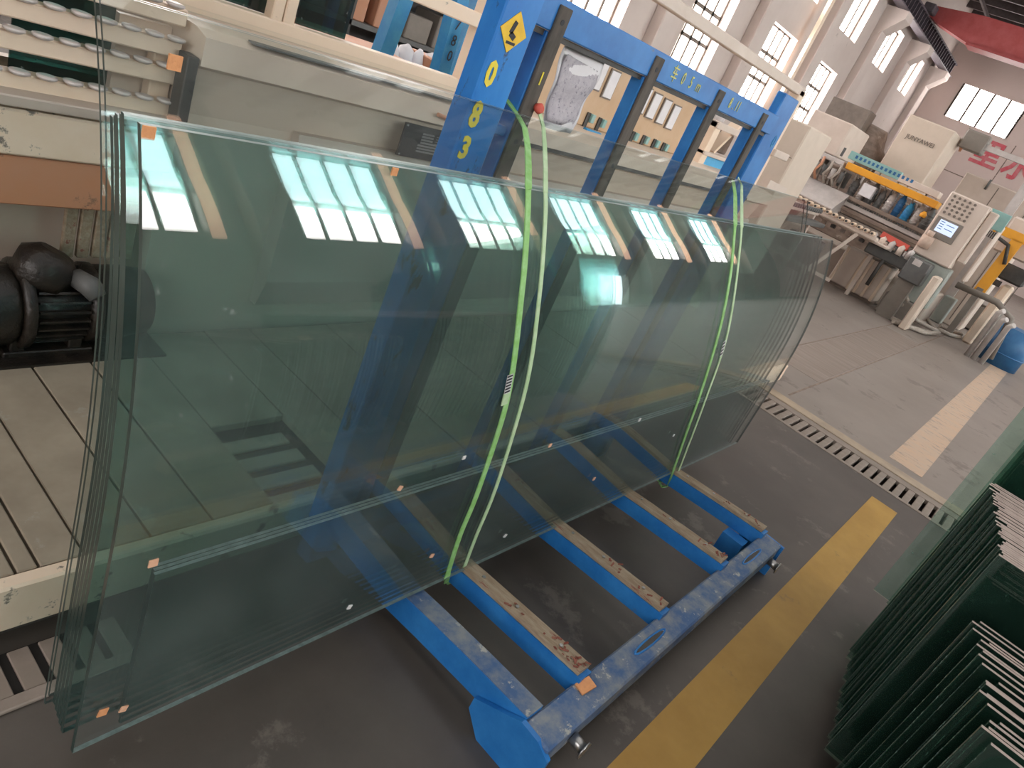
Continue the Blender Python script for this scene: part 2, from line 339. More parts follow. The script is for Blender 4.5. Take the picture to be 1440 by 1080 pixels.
# side drain in front of the machine deck
d2 = thing('floor_drain', (0.5, 1.14, 0), 'short slotted drain strip along the cream beam at lower left', 'drain')
box('trough', -0.6, 0.72, 1.09, 1.21, 0.0, 0.003, M['pit'], d2)
box('lip', -0.6, 0.72, 1.060, 1.092, 0.0, 0.012, M['grate'], d2, 0.003)
first = None; x = -0.5
while x < 0.68:
    if first is None: first = box('grate_bar', x, x+0.042, 1.09, 1.205, 0.0, 0.010, M['grate'], d2, 0.002); x0 = x
    else: copy_part(first, d2, x-x0, 0, 0)
    x += 0.062

# ---- wall_left (the bright window wall), built around its openings
def wall_y(name, Y, out, wins, x0, x1, m, thick=0.5):
    """wall in the plane y=Y; wins = [(xa, xb, za, zb)...] grouped in columns"""
    b = MB(); ya, yb = sorted((Y, Y + out*thick))
    cols = {}
    for w in wins: cols.setdefault((w[0], w[1]), []).append((w[2], w[3]))
    cx = x0
    for (a, c) in sorted(cols):
        b.box(cx, a, ya, yb, 0, ZC); z = 0
        for (za, zb) in sorted(cols[(a, c)]):
            b.box(a, c, ya, yb, z, za); z = zb
        b.box(a, c, ya, yb, z, ZC); cx = c
    b.box(cx, x1, ya, yb, 0, ZC)
    return b.build(name, m, kind='structure')
NW = [0]
def window_y(Y, out, xa, xb, za, zb, nx, nz, pm, fm, bar=0.05):
    NW[0] += 1
    yy = Y + out*0.30
    w = thing('window_%d' % NW[0], ((xa+xb)/2, yy, za), kind='structure')
    fb = MB()
    for i in range(nx+1):
        x = xa + (xb-xa)*i/nx; t = bar if 0 < i < nx else bar*1.6
        fb.box(max(xa, x-t/2), min(xb, x+t/2), yy-0.04, yy+0.04, za, zb)
    for j in range(nz+1):
        z = za + (zb-za)*j/nz
        fb.box(xa, xb, yy-0.04, yy+0.04, max(za, z-bar/2), min(zb, z+bar/2))
    fb.build('window_frame', fm, w)
    dx = (xb-xa)/nx; dz = (zb-za)/nz; first = None
    for i in range(nx):
        for j in range(nz):
            if first is None: first = MB().box(xa, xa+dx, yy-0.008, yy+0.008, za, za+dz).build('pane', pm, w)
            else: copy_part(first, w, i*dx, 0, j*dz)
    return w
lw = []
for k in range(-6, 3):
    x0 = 10*(2.61 + 0.455*k)
    lw.append((x0, x0+2.05))
wins = []
for i, (a, b) in enumerate(lw):
    if a > 28: wins += [(a, b, 5.5, 6.95)]
    else: wins += [(a, b, 2.28, 4.45), (a, b, 5.5, 6.95)]
wl = wall_y('wall_left', YL, 1, wins, XN, XF, M['plaster'])
for (a, b, za, zb) in wins:
    if za < 4: window_y(YL, 1, a, b, za, zb, 4, 3, M['window'], M['frame'], 0.09)
    else: window_y(YL, 1, a, b, za, zb, 3, 1, M['window'], M['frame'], 0.13)
for i in range(-7, 3):
    x = 10*(2.61 + 0.455*i) + 3.10
    if x < XN+1 or x > XF-0.5: continue
    MB().box(x, x+0.75, YL-0.30, YL, 0, 6.3).build('pilaster', M['plaster'], wl, 0.02)
    MB().prism([(YL, 6.0), (YL-0.30, 6.3), (YL-0.80, 6.85), (YL-0.80, 7.1), (YL, 7.1)], 'x', x-0.02, x+0.77).build('corbel', M['plaster'], wl)
cr = MB(); cr.box(XN, XF-1, YL-0.72, YL-0.42, 7.60, 7.66); cr.box(XN, XF-1, YL-0.60, YL-0.54, 7.12, 7.6); cr.box(XN, XF-1, YL-0.76, YL-0.36, 7.1, 7.14)
crane_rail = tag(cr.build('crane_rail', M['rail_steel']), 'dark ribbed crane runway beam on the pillar tops by the upper windows', 'beam')
first = None
for i in range(70):
    x = 10 + i*0.42
    if first is None: first = MB().box(x, x+0.05, YL-0.74, YL-0.60, 7.14, 7.6).build('stiffener', M['rail_steel'], crane_rail); xx = x
    else: copy_part(first, crane_rail, x-xx, 0, 0)

# ---- wall_far
b = MB(); wy0, wy1, wz0, wz1 = 5.95, 8.80, 5.70, 7.20
b.box(XF, XF+0.4, YR, wy0, 0, ZC+2); b.box(XF, XF+0.4, wy1, YL+0.5, 0, ZC+2); b.box(XF, XF+0.4, wy0, wy1, 0, wz0); b.box(XF, XF+0.4, wy0, wy1, wz1, ZC+2)
wf = b.build('wall_far', M['plaster_far'], kind='structure')
NW[0] += 1
w = thing('window_%d' % NW[0], (XF+0.1, 7.3, 5.7), kind='structure')
fb = MB()
for i in range(5):
    y = wy0 + (wy1-wy0)*i/4; fb.box(XF+0.0, XF+0.12, y-0.045, y+0.045, wz0, wz1)
fb.build('window_frame', M['frame'], w)
first = None
for i in range(4):
    if first is None: first = MB().box(XF+0.08, XF+0.1, wy0, wy0+(wy1-wy0)/4, wz0, wz1).build('pane', M['window'], w)
    else: copy_part(first, w, 0, i*(wy1-wy0)/4, 0)
text('painted_character', '\u91cc', 1.25, plane_x(Vector((XF-0.02, 6.20, 4.80))), M['sign_red'], wf, 0.01, 1.0, 0.03)
text('painted_character', '\u6c34', 1.35, plane_x(Vector((XF-0.02, 4.75, 4.80))), M['sign_red'], wf, 0.01, 1.0, 0.035)
jb = MB()
for y in (3.4, 5.4, 7.5): jb.box(XF-0.012, XF, y-0.02, y+0.02, 0, 5.6)
for z in (2.2, 3.6): jb.box(XF-0.012, XF, 0, 9.2, z-0.02, z+0.02)
jb.build('wall_joint', M['brown_rail'], wf)

# ---- wall_right (behind the photographer, seen mirrored in the glass)
rw = []
for k in range(-1, 6):
    x0 = 4.40 + 5.37*k
    rw.append((x0, x0+3.15))
wins = []
for i, (a, b_) in enumerate(rw):
    wins += [(a, b_, 4.05, 5.80), (a, b_, 5.95, 8.10)]
wins += [(rw[3][0]-1.9, rw[3][0]-0.3, 1.7, 3.1), (rw[4][0]-1.9, rw[4][0]-0.3, 1.7, 3.1), (rw[4][0], rw[4][1], 0.0, 2.4)]
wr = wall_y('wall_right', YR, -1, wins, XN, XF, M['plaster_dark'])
for (a, b_, za, zb) in wins:
    if za == 0.0: continue
    window_y(YR, -1, a, b_, za, zb, 4, 1, M['window_blue'] if za > 5 or za < 3 else M['window'], M['frame'], 0.10)
(a, b_, za, zb) = wins[-1]
dd = thing('door_1', ((a+b_)/2, YR-0.3, 0), kind='structure')
MB().box(a, b_, YR-0.32, YR-0.30, za, zb).build('door_daylight', M['window_blue'], dd)
for x in (a, b_-0.12): box('door_jamb', x, x+0.12, YR-0.28, YR, za, zb, M['frame'], dd)
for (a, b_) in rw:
    MB().box(b_+0.02, b_+0.26, YR, YR+0.12, 3.8, 8.2).build('curtain', M['peach'], wr)  # glowing strip added as the sunlit reveal beside each window
    MB().box(b_+0.8, b_+1.4, YR, YR+0.5, 0, 9.5).build('pilaster', M['plaster_dark'], wr, 0.02)
b = MB(); b.box(XN-0.4, XN, YR, -6, 0, ZC); b.box(XN-0.4, XN, 2, YL, 0, ZC); b.box(XN-0.4, XN, -6, 2, 0, 0.9); b.box(XN-0.4, XN, -6, 2, 5.2, ZC)
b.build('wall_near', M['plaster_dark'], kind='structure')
NW[0] += 1; w = thing('window_%d' % NW[0], (XN-0.2, -2, 0.9), kind='structure')  # window added behind the camera to light faces turned to -X
for i in range(4): MB().box(XN-0.3, XN-0.28, -6+i*2, -4+i*2, 0.9, 5.2).build('pane', M['window_near'], w)
for i in range(5): MB().box(XN-0.27, XN-0.2, -6.05+i*2, -5.95+i*2, 0.9, 5.2).build('window_frame', M['frame'], w)

# ---- ceiling with skylight strips and ribs
cb = MB(); sk = []
x = XN
for a, c in ((-3, -0.5), (3.5, 6.0), (10, 12.5), (16.5, 19), (23, 25.5), (29.5, 32)):
    cb.box(x, a, YR, YL, ZC, ZC+0.2); cb.box(a, c, YR, -7.5, ZC, ZC+0.2); cb.box(a, c, 7.5, YL, ZC, ZC+0.2); sk.append((a, c)); x = c
cb.box(x, XF, YR, YL, ZC, ZC+0.2)
ce = cb.build('ceiling', M['roof'], kind='structure')
for a, c in sk: MB().box(a, c, -7.5, 7.5, ZC+0.05, ZC+0.08).build('skylight', M['skylight'], ce)
first = None
for i in range(34):
    x = XN + 1 + i*1.35
    if first is None: first = MB().box(x, x+0.12, YR, YL, ZC-0.28, ZC).build('purlin', M['rib'], ce); xx = x
    else: copy_part(first, ce, x-xx, 0, 0)
first = None
for i in range(8):
    y = YR + 1.2 + i*2.7
    if first is None: first = MB().box(XN, XF, y, y+0.10, ZC-0.42, ZC-0.30).build('rafter', M['rib'], ce); yy = y
    else: copy_part(first, ce, 0, y-yy, 0)

# ---- red overhead crane girder
cg = thing('overhead_crane', (32.0, 0, 7.3), 'dark red overhead crane girder spanning the hall at upper right', 'crane')
MB().prism([(9.35, 7.66), (9.35, 8.0), (7.6, 8.15), (-9.5, 8.25), (-9.5, 7.2), (7.6, 7.2), (8.9, 7.50)], 'x', 31.75, 32.35).build('girder', M['red'], cg)
box('flange', 31.62, 32.48, -9.4, 7.6, 7.13, 7.2, M['red'], cg)
box('end_truck', 31.2, 32.9, 9.1, 9.5, 7.66, 7.95, M['rail_steel'], cg, 0.03)

# ================================================================== BLUE GLASS RACK
RK = thing('glass_rack', (2.2, 0.7, 0), 'blue steel L-shaped rack holding the bent glass sheets, yellow markings on its end post', 'rack')
PF = 1.170          # front face of the posts
beam = MB().box(1.325, 3.08, 0.268, 0.358, 0.085, 0.165)
outer = beam.build('outer_beam', M['blue_dirty'], RK, 0.006)
# hand slots (raised dark lips)
for xs in (1.93, 2.82):
    h = MB(); pts = [(xs + 0.10*math.cos(t)*1.0 + 0.0, 0.313 + 0.011*math.sin(t), 0.166) for t in [i*math.pi/8 for i in range(17)]]
    h.tube(pts, 0.0035, 6, cap=False); h.build('slot_rim', M['blue'], outer)
    MB().box(xs-0.085, xs+0.085, 0.304, 0.322, 0.1655, 0.1665).build('hand_slot', M['dark'], outer)
for xs, s_ in ((1.46, 1), (2.98, 1)):
    pn = MB(); pn.tube([(xs, 0.266, 0.12), (xs, 0.225, 0.115)], 0.017, 12); pn.tube([(xs, 0.225, 0.115), (xs, 0.220, 0.115)], 0.026, 12)
    pn.build('lifting_pin', M['steel'], RK)
# arms
def arm_profile(z):
    return [(0.345, .19), (0.36, .188), (0.55, .175), (0.75, .160), (0.86, .150), (0.95, .138), (1.03, .118), (1.10, .085), (1.16, .05)]
AP = arm_profile(0)
def arm(x0, x1, top, th, m, name, parent, bot=None, y_from=0.34):
    b = MB(); t = [(y, z + top) for y, z in AP if y >= y_from]; lo = [(y, max(0.012, z + top - th)) for y, z in AP if y >= y_from]
    b.prism(t + lo[::-1], 'x', x0, x1); return b.build(name, m, parent)
ARMX = [1.555, 2.045, 2.56, 3.005]
for i, x in enumerate(ARMX):
    a = arm(x, x+0.055, 0.0, 0.062, M['blue'], 'arm', RK)
    b = MB(); wx0, wx1 = x+0.004, x+0.058
    t = [(y, z + 0.016) for y, z in AP if y >= 0.36 and y <= 1.11]; lo = [(y, z + 0.001) for y, z in AP if y >= 0.36 and y <= 1.11]
    b.prism(t + lo[::-1], 'x', wx0, wx1); b.build('wooden_strip', M['wood'], a)
    nb = MB()
    for q in range(26 if i == 0 else 10):
        y = 0.37 + random.random()**1.6*0.28; z = 0.2065 - (y-0.36)*0.07; xx = x + 0.03 + random.uniform(-.022, .022)
        an = random.random()*6; l = random.uniform(.006, .018)
        nb.bar((xx, y, z), (xx+l*math.cos(an), y+l*math.sin(an), z+random.uniform(0.001, .010)), 0.006, 0.002)
    nb.build('felt_scrap', M['felt'], a, kind='stuff')
    for y in (0.45, 0.62, 0.76): MB().tube([(x+0.03, y, 0.2085-(y-.36)*.075), (x+0.03, y, 0.2105-(y-.36)*.075)], 0.006, 8).build('screw', M['steel'], a)
# end arm (plain, lower, wider) with foot plate
ea = MB(); t = [(0.358, .175), (0.55, .165), (0.75, .15), (0.9, .135), (1.0, .115), (1.08, .085), (1.165, .05)]
lo = [(y, max(.005, z-.085)) for y, z in t]
ea.prism(t + lo[::-1], 'x', 1.335, 1.405); ea.build('end_arm', M['blue'], RK)
tp = MB(); tp.prism([(y, z+.002) for y, z in t] + [(y, z) for y, z in t][::-1], 'x', 1.337, 1.403); tp.build('dusty_top', M['blue_dirty'], RK)
MB().prism([(0.255, 0.0), (0.255, .14), (0.30, .165), (0.36, .17), (0.50, .10), (0.50, .06), (0.44, 0.0)], 'x', 1.318, 1.334).build('foot_plate', M['blue'], RK)
MB().prism([(0.255, 0.0), (0.255, .16), (0.44, .165), (0.44, 0.0)], 'x', 3.075, 3.09).build('foot_plate', M['blue'], RK)
MB().prism([(0.38, 0.02), (0.38, .12), (0.48, .12), (0.48, 0.02)], 'x', 2.93, 3.0).build('fork_pocket', M['blue'], RK)
# back base rail and posts
box('base_rail', 1.27, 3.09, PF-0.005, 1.215, 0.0, 0.09, M['blue'], RK, 0.004)
c1 = box('end_post', 1.262, 1.378, PF-0.012, 1.218, 0.0, 1.80, M['blue_marked'], RK, 0.004)
c2 = MB(); c2.box(2.93, 3.09, PF+0.01, 1.218, 0.0, 1.775); c2 = c2.build('end_post', M['blue'], RK, 0.004)
box('top_beam', 1.378, 2.95, PF-0.002, 1.215, 1.618, 1.692, M['blue'], RK, 0.003)
box('beam_dark_lip', 1.378, 2.93, PF+0.012, 1.213, 1.604, 1.617, M['dark'], RK)
px_ = []
for i, x in enumerate([1.440, 1.915, 2.365, 2.785]):
    p = box('post', x, x+0.052, PF+0.003, 1.216, 0.03, 1.617, M['blue'], RK, 0.003)
    st = MB(); st.box(x+0.002, x+0.050, PF-0.008, PF+0.002, 0.20, 1.678); st = st.build('rubber_strip', M['rubber'], p, 0.002)
    h = MB()
    for z in (1.645, 1.36, 0.95, 0.55): h.tube([(x+0.026, PF-0.009, z), (x+0.026, PF-0.0075, z)], 0.007, 8)
    h.build('bolt_hole', M['black_ink'], st)
    px_.append(p)
    if i == 0: text('chalk_mark', '1', 0.045, plane_y(Vector((x+0.026, PF-0.010, 1.515))), M['yellow_ink'], st, 0.0006)
box('tie_bar', 1.378, 1.44, 1.18, 1.21, 1.36, 1.385, M['blue'], RK, 0.003)
# markings
text('painted_digit', '0', 0.075, plane_y(Vector((1.290, PF-0.0135, 1.487))), M['yellow_ink'], c1, 0.0008, 0.8, 0.003)
text('painted_digit', '8', 0.080, plane_y(Vector((1.288, PF-0.0135, 1.395))), M['yellow_ink'], c1, 0.0008, 0.8, 0.003)
text('painted_digit', '3', 0.070, plane_y(Vector((1.292, PF-0.0135, 1.318))), M['yellow_ink'], c1, 0.0008, 0.9, 0.003)
sg = MB(); q = 0.036; cx, cz = 1.312, 1.585
sg.prism([(cx-q*1.25, cz), (cx, cz+q*1.2), (cx+q*1.25, cz), (cx, cz-q*1.2)], 'y', PF-0.0145, PF-0.0125); sg = sg.build('warning_sticker', M['sign_yellow'], c1)
dg = MB(); dg.bar((cx-0.002, PF-0.0152, cz+0.022), (cx-0.010, PF-0.0152, cz-0.004), 0.011, 0.001, up=(0, 1, 0)); dg.bar((cx-0.010, PF-0.0152, cz-0.004), (cx+0.008, PF-0.0152, cz-0.012), 0.012, 0.001, up=(0, 1, 0)); dg.box(cx-0.014, cx+0.016, PF-0.0155, PF-0.0145, cz-0.026, cz-0.020)
dg.build('warning_symbol', M['black_ink'], sg)
for k, (ch, x) in enumerate((('\u8f66', 2.035), ('0', 2.095), ('5', 2.150), ('m', 2.205))):
    text('painted_digit', ch, 0.050, plane_y(Vector((x+0.02, PF-0.0035, 1.655))), M['yellow_faded'], RK, 0.0006, 0.8)
for ch, x in (('8', 2.47), ('.', 2.50), ('1', 2.525), ('1', 2.545)):
    text('painted_digit', ch, 0.050, plane_y(Vector((x+0.02, PF-0.0035, 1.655))), M['yellow_faded'], RK, 0.0006, 0.7)
text('painted_digit', '0', 0.07, plane_y(Vector((3.05, PF+0.0085, 1.60))), M['blue_far'], c2, 0.0006)
# cardboard scrap and pad on outer beam
tag(MB().bar((1.545, 0.335, 0.169), (1.590, 0.325, 0.185), 0.035, 0.006).build('cardboard_scrap', M['cork']), 'torn brown cardboard scrap lying on the near end of the blue outer beam', 'scrap')

# ================================================================== BENT GLASS SHEETS
def P(z):
    u = max(0.0, z - 0.62)
    return 0.181*u*u + 0.142*u*u*u
def sheet(name, x0, x1, z0, z1, yf, t, gm, side, top, n=22, foot=1):
    b = MB(); bm = b.bm
    fr = []; bk = []
    for i in range(n+1):
        z = z0 + (z1-z0)*i/n; y = yf(z)
        fr.append([bm.verts.new((x, y, z)) for x in (x0, x1)]); bk.append([bm.verts.new((x, y+t, z)) for x in (x0, x1)])
    def fc(vs, mi, sm=False):
        if not sm: vs = [bm.verts.new(v.co) for v in vs]        # the ground edges keep their own corners
        f = bm.faces.new(vs); f.material_index = mi; f.smooth = sm
    for i in range(n):
        fc([fr[i][0], fr[i][1], fr[i+1][1], fr[i+1][0]], 0, True); fc([bk[i][1], bk[i][0], bk[i+1][0], bk[i+1][1]], 0, True)
        fc([bk[i][0], fr[i][0], fr[i+1][0], bk[i+1][0]], 1); fc([fr[i][1], bk[i][1], bk[i+1][1], fr[i+1][1]], 1)
    fc([fr[-1][0], fr[-1][1], bk[-1][1], bk[-1][0]], 2); fc([fr[0][1], fr[0][0], bk[0][0], bk[0][1]], foot)
    return b.build(name, [gm, side, top], recalc=False)
ords = ['frontmost', 'second', 'third', 'fourth', 'fifth', 'sixth']
BY = [0.815, 0.868, 0.886, 0.904, 0.921, 0.938]
BK = [1.0, 1.03, 0.99, 1.02, 0.98, 1.0]
for i in range(6):
    o = sheet('glass_sheet', 0.465+0.003*i, 3.79 - 0.006*i, 0.1665-0.0015*i if i == 0 else 0.160 - 0.002*i, 1.312 - 0.006*i, (lambda z, i=i: BY[i] + BK[i]*P(z)), 0.0095,
              M['glass_front'] if i == 0 else M['glass'], M['edge'], M['edge_top'], foot=2 if i < 1 else 1)
    tag(o, '%s of the six long bent green glass sheets leaning on the blue rack' % ords[i] if i else 'frontmost and lowest of the long bent green glass sheets on the blue rack',
        'glass sheet', 'long bent glass sheets on the rack')
for i in range(2):
    o = sheet('glass_sheet', 0.470+0.012*i, 3.74 - 0.02*i, 0.140, 1.428 - 0.004*i, (lambda z, i=i: 0.955 + 0.013*i + 0.965*P(z)), 0.006, M['glass_clear'], M['edge'], M['edge_top'])
    tag(o, ('front' if i == 0 else 'rear') + ' of the two tallest clear glass sheets standing above the bent stack against the posts', 'glass sheet', 'tall clear sheets behind the bent stack')
for i in range(3):
    o = sheet('glass_strip', 0.555+0.006*i, 3.72, 0.168, 0.575-0.004*i, (lambda z, i=i: 0.830+0.012*i + P(z)), 0.007, M['glass'], M['edge'], M['edge_top'], 8)
    tag(o, ('front', 'middle', 'rear')[i] + ' of the three low glass strips standing at the foot of the bent stack', 'glass strip', 'low glass strips in the stack')

# spacer pads on the glass faces
def pad(px, py, yo, lab, s=0.020, m='cork', rot=0.0, clear=0.0):
    p = at(px, py, 'y', yo)
    for _ in range(3): p = at(px, py, 'y', yo + P(p.z) - clear)
    s *= 0.74; b = MB(); M_ = Matrix.Translation(p) @ Matrix.Rotation(rot, 4, 'Y')
    b.box(-s/2, s/2, -0.0032, -0.0002, -s/2, s/2, M_); o = b.build('spacer_pad', M[m], None, 0.0006)
    tag(o, lab, 'spacer pad', 'cork spacer pads between the glass sheets')
pad(208, 186, 0.815, 'square orange spacer pad at the top left corner of the front bent sheet', 0.024)
pad(554, 241, 0.815, 'round-edged orange spacer pad near the top edge of the bent sheets beside the nameplate', 0.020)
pad(562, 686, 0.815, 'pinkish spacer pad near the top edge of the low strips left of the first strap', 0.018, 'cork_pale', 0.4)
pad(773, 626, 0.815, 'small pinkish spacer pad on the lower glass midway between the two straps', 0.018, 'cork_pale')
pad(652, 643, 0.815, 'tiny pale spacer pad left of the first green strap above the low strips', 0.015, 'white_label')
pad(215, 791, 0.815, 'pinkish spacer pad at the top left corner of the low glass strips', 0.022, 'cork_pale')
pad(144, 1001, 0.815, 'leftmost orange spacer pad at the bottom left corner of the glass', 0.024, 'cork', 0.2)
pad(173, 996, 0.815, 'orange spacer pad second from left on the bottom edge of the glass', 0.020, 'cork_pale', 0.3)
pad(491, 853, 0.815, 'pale spacer pad on the bottom glass edge left of the end arm', 0.018, 'white_label', 0.3)
pad(607, 781, 0.815, 'pale orange spacer pad just left of the foot of the first strap', 0.018, 'cork_pale', 0.3)
pad(835, 673, 0.815, 'cream spacer pad over the third wooden topped arm', 0.018, 'cork_pale')
pad(899, 590, 0.815, 'white spacer pad left of the second green strap', 0.018, 'white_label')
pad(947, 612, 0.815, 'tiny white spacer pad just left of the second green strap and below the other one', 0.015, 'white_label')
pad(710, 753, 0.815, 'faint grey spacer pad on the bottom edge between the first two wooden arms', 0.018, 'white_label', 0.4)
# pad high on the tall sheet
p = at(244, 87, 'y', 1.09)
tag(MB().box(p.x-.010, p.x+.010, p.y-.006, p.y-.002, p.z-.011, p.z+.011).build('spacer_pad', M['cork']), 'orange spacer pad high on the tall clear sheet in front of the roller rails', 'spacer pad', 'cork spacer pads between the glass sheets')

# ================================================================== GREEN STRAPS
def front(z): return 0.815 + P(z) - 0.004
def on_front(px, py, off=0.0):
    """point of the front sheet's face that the photo shows at px, py"""
    y = 0.9
    for _ in range(12):
        p = at(px, py, 'y', y); y = 0.815 + P(min(p.z, 1.33)) - 0.004 - off
    return at(px, py, 'y', y)
def spline(pts, n=6):
    out = []
    for i in range(len(pts)-1):
        p0, p1, p2, p3 = (Vector(pts[max(i-1, 0)]), Vector(pts[i]), Vector(pts[i+1]), Vector(pts[min(i+2, len(pts)-1)]))
        for k in range(n):
            t = k/n; out.append(0.5*((2*p1) + (p2-p0)*t + (2*p0-5*p1+4*p2-p3)*t*t + (3*p1-p0-3*p2+p3)*t**3))
    out.append(Vector(pts[-1])); return out
def strap(lab, x_arm, runs, lab_px):
    root = thing('lashing_strap', (x_arm, 0.8, 0.1), lab, 'strap', 'green lashing straps')
    for j, (top, px, m, w) in enumerate(runs):
        pts = [at(q[0], q[1], 'y', q[2]) for q in top]
        pts += [on_front(q.x, q.y) for q in spline([Vector((a, b, 0)) for a, b in px], 5)]
        e = pts[-1]; xa = x_arm + (-0.006 if j == 0 else 0.062)
        pts.append(Vector(((e.x+xa)/2, 0.832, min(e.z, 0.17)-0.015))); pts.append(Vector((xa, 0.850, 0.085)))
        b = MB(); b.ribbon(pts, w); o = b.build('webbing', M[m], root)
        if j == 0:
            q = MB(); q.ribbon([Vector((xa, 0.852, 0.083)), Vector((xa+0.07, 0.852, 0.083))], 0.02, (0, 1, 0)); q.build('lower_loop', M[m], root)
    return root
def label_on(root, p0, p1, w, stripes):
    n = 5; pts = [on_front(p0[0] + (p1[0]-p0[0])*i/n, p0[1] + (p1[1]-p0[1])*i/n, 0.003) for i in range(n+1)]
    b = MB(); b.ribbon(pts, w, t=0.001); o = b.build('label', M['white_label'], root)
    for k in range(stripes):
        f = (k+0.3)/stripes; g = f + 0.45/stripes
        qs = [on_front(p0[0] + (p1[0]-p0[0])*t, p0[1] + (p1[1]-p0[1])*t, 0.0055) for t in (f, g)]
        b = MB(); b.ribbon(qs, w*0.9, t=0.0005); b.build('printed_stripe', M['black_ink'], o)
s1 = strap('left green lashing strap over the bent glass with a striped label at mid height', 1.555, [
    ([(712, 140, 1.205), (726, 158, 1.17), (738, 180, 1.13), (742, 205, 1.08), (743, 232, 1.02)], [(743, 262), (742, 300), (738, 369), (733, 419), (725, 492), (717, 544), (703, 600), (670, 697), (647, 753), (628, 812)], 'strap', 0.018),
    ([(759, 160, 1.155), (764, 178, 1.14), (766, 205, 1.08), (767, 235, 1.02)], [(767, 268), (767, 300), (763, 369), (757, 430), (747, 508), (731, 578), (697, 687), (670, 753), (654, 795)], 'strap_pale', 0.013)], None)
label_on(s1, (718, 527), (713, 553), 0.021, 6); 
b = MB(); b.ribbon([on_front(713, 553, 0.003), on_front(711, 561, .003), on_front(709, 569, 0.003)], 0.023, t=0.0015); b.build('seal', M['strap_pale'], s1)
s2 = strap('right green lashing strap over the bent glass near its far end', 3.005, [
    ([(1026, 246, 1.205), (1031, 254, 1.16), (1034, 275, 1.09), (1034, 292, 1.03)], [(1034, 314), (1031, 350), (1027, 388), (1018, 438), (1006, 486), (985, 554), (965, 610), (950, 653), (939, 684)], 'strap', 0.019),
    ([(1038, 250, 1.17), (1043, 260, 1.15), (1043, 280, 1.08), (1043, 298, 1.02)], [(1043, 318), (1041, 344), (1034, 406), (1024, 465), (1012, 507), (995, 554), (977, 603), (952, 668)], 'strap_pale', 0.015)], None)
label_on(s2, (1019, 480), (1014, 500), 0.020, 4)

# red knob and printed paper hung on the first post
kb = MB(); p = at(759, 153, 'y', PF-0.02); kb.tube([p + Vector((0, 0.012, 0)), p, p + Vector((0, -0.008, 0))], [0.010, 0.014, 0.008], 12)
kb.build('red_knob', M['bright_red'], RK)
pp = thing('hanging_paper', at(800, 120, 'y', 1.20), 'crumpled grey printed sheet in a clear sleeve hanging right of the first rubber faced post', 'paper')
def paper_mesh(c, n, off, name, m):
    b = MB(); A, B_, C_, D = [Vector(q) for q in c]; g = []
    for i in range(n+1):
        row = []
        for j in range(n+1):
            u, v = i/n, j/n; q = (A*(1-u)+B_*u)*(1-v) + (D*(1-u)+C_*u)*v
            q.y += off + 0.006*math.sin(u*5+v*3) + 0.004*math.sin(v*11+u*2); row.append(b.bm.verts.new(q))
        g.append(row)
    for i in range(n):
        for j in range(n): b._face([g[i][j], g[i+1][j], g[i+1][j+1], g[i][j+1]], True)
    o = b.build(name, m, pp); md = o.modifiers.new('s', 'SOLIDIFY'); md.thickness = 0.0008; return o
YP = 1.195
paper_mesh([at(797, 62, 'y', YP), at(851, 88, 'y', YP), at(806, 190, 'y', YP), at(763, 178, 'y', YP)], 12, 0.004, 'white_sheet', M['paper_white'])
paper_mesh([at(799, 76, 'y', YP), at(842, 101, 'y', YP), at(805, 181, 'y', YP), at(766, 168, 'y', YP)], 12, 0.0, 'printed_sheet', M['paper'])

# ================================================================== NEAR MACHINE (deck, body, rails) at Y >= 1.22
DK = thing('machine_deck', (2.5, 1.7, 0), 'low steel deck with seamed plates and cream front beam behind the glass rack', 'deck')
XR = 5.75
box('front_beam', -1.5, XR, 1.222, 1.262, 0.060, 0.196, M['cream_dirty'], DK, 0.006)
box('under_frame', -1.5, XR, 1.268, 2.15, 0.0, 0.13, M['dark'], DK)
box('rear_plate', -1.5, 1.18, 2.202, 2.455, 0.15, 0.188, M['deck'], DK)
seams = [-1.5, -0.9, -0.3, 0.10, 0.33, 0.515, 0.560, 0.655, 0.81, 0.975, 1.165, 'pit', 1.43, 1.62, 2.0, 2.5, 3.0, 3.5, 4.0, 4.6, 5.2, XR]
pv = seams[0]
i = 0
while i < len(seams)-1:
    a, c = seams[i], seams[i+1]
    if a == 'pit': i += 1; continue
    if c == 'pit':
        c = seams[i+2]
        box('deck_plate', a, c, 1.64, 2.20, 0.165, 0.192, M['deck'], DK, 0.003)
        for k in range(4): box('step_slat', a+0.01, c-0.01, 1.27+k*0.095, 1.27+k*0.095+0.06, 0.132, 0.15-k*0.003, M['beige_dark'], DK, 0.003)
        i += 2; continue
    box('deck_plate', a+0.003, c-0.003, 1.264, 2.20, 0.165, 0.192 + random.uniform(-.002, .002), M['deck'], DK, 0.003); i += 1

WM = thing('washing_machine', (3.5, 2.4, 0), 'long beige glass washing machine behind the blue rack', 'machine')
# body profile (y,z): kick, lower panel, sloping facet, ledge
prof = [(2.24, 0.193), (2.24, 0.98), (2.20, 1.13), (2.14, 1.15), (2.14, 1.232), (2.20, 1.246), (2.95, 1.246), (2.95, 0.0), (2.24, 0.0)]
MB().prism(prof, 'x', 1.19, 6.1).build('body', M['beige'], WM)
b = MB(); b.prism([(2.20, 0.30), (2.165, 0.42), (2.165, 0.86), (2.20, 0.99), (2.245, 0.99), (2.245, 0.30)], 'x', 1.62, 6.05); b.build('lower_panel', M['beige_dark'], WM)
box('ledge_shadow_gap', 2.55, 5.6, 2.132, 2.141, 1.150, 1.168, M['dark'], WM)  # solid dark strip painting in shade along the ledge's lower edge
box('ledge_slot', 1.35, 2.4, 2.15, 2.19, 1.2465, 1.252, M['dark_grey'], WM)
tb = MB(); tb.tube([at(616, 161, 'y', 2.12), at(636, 170, 'y', 2.12)], 0.008, 8); tb.build('rusty_handle', M['brown'], WM)
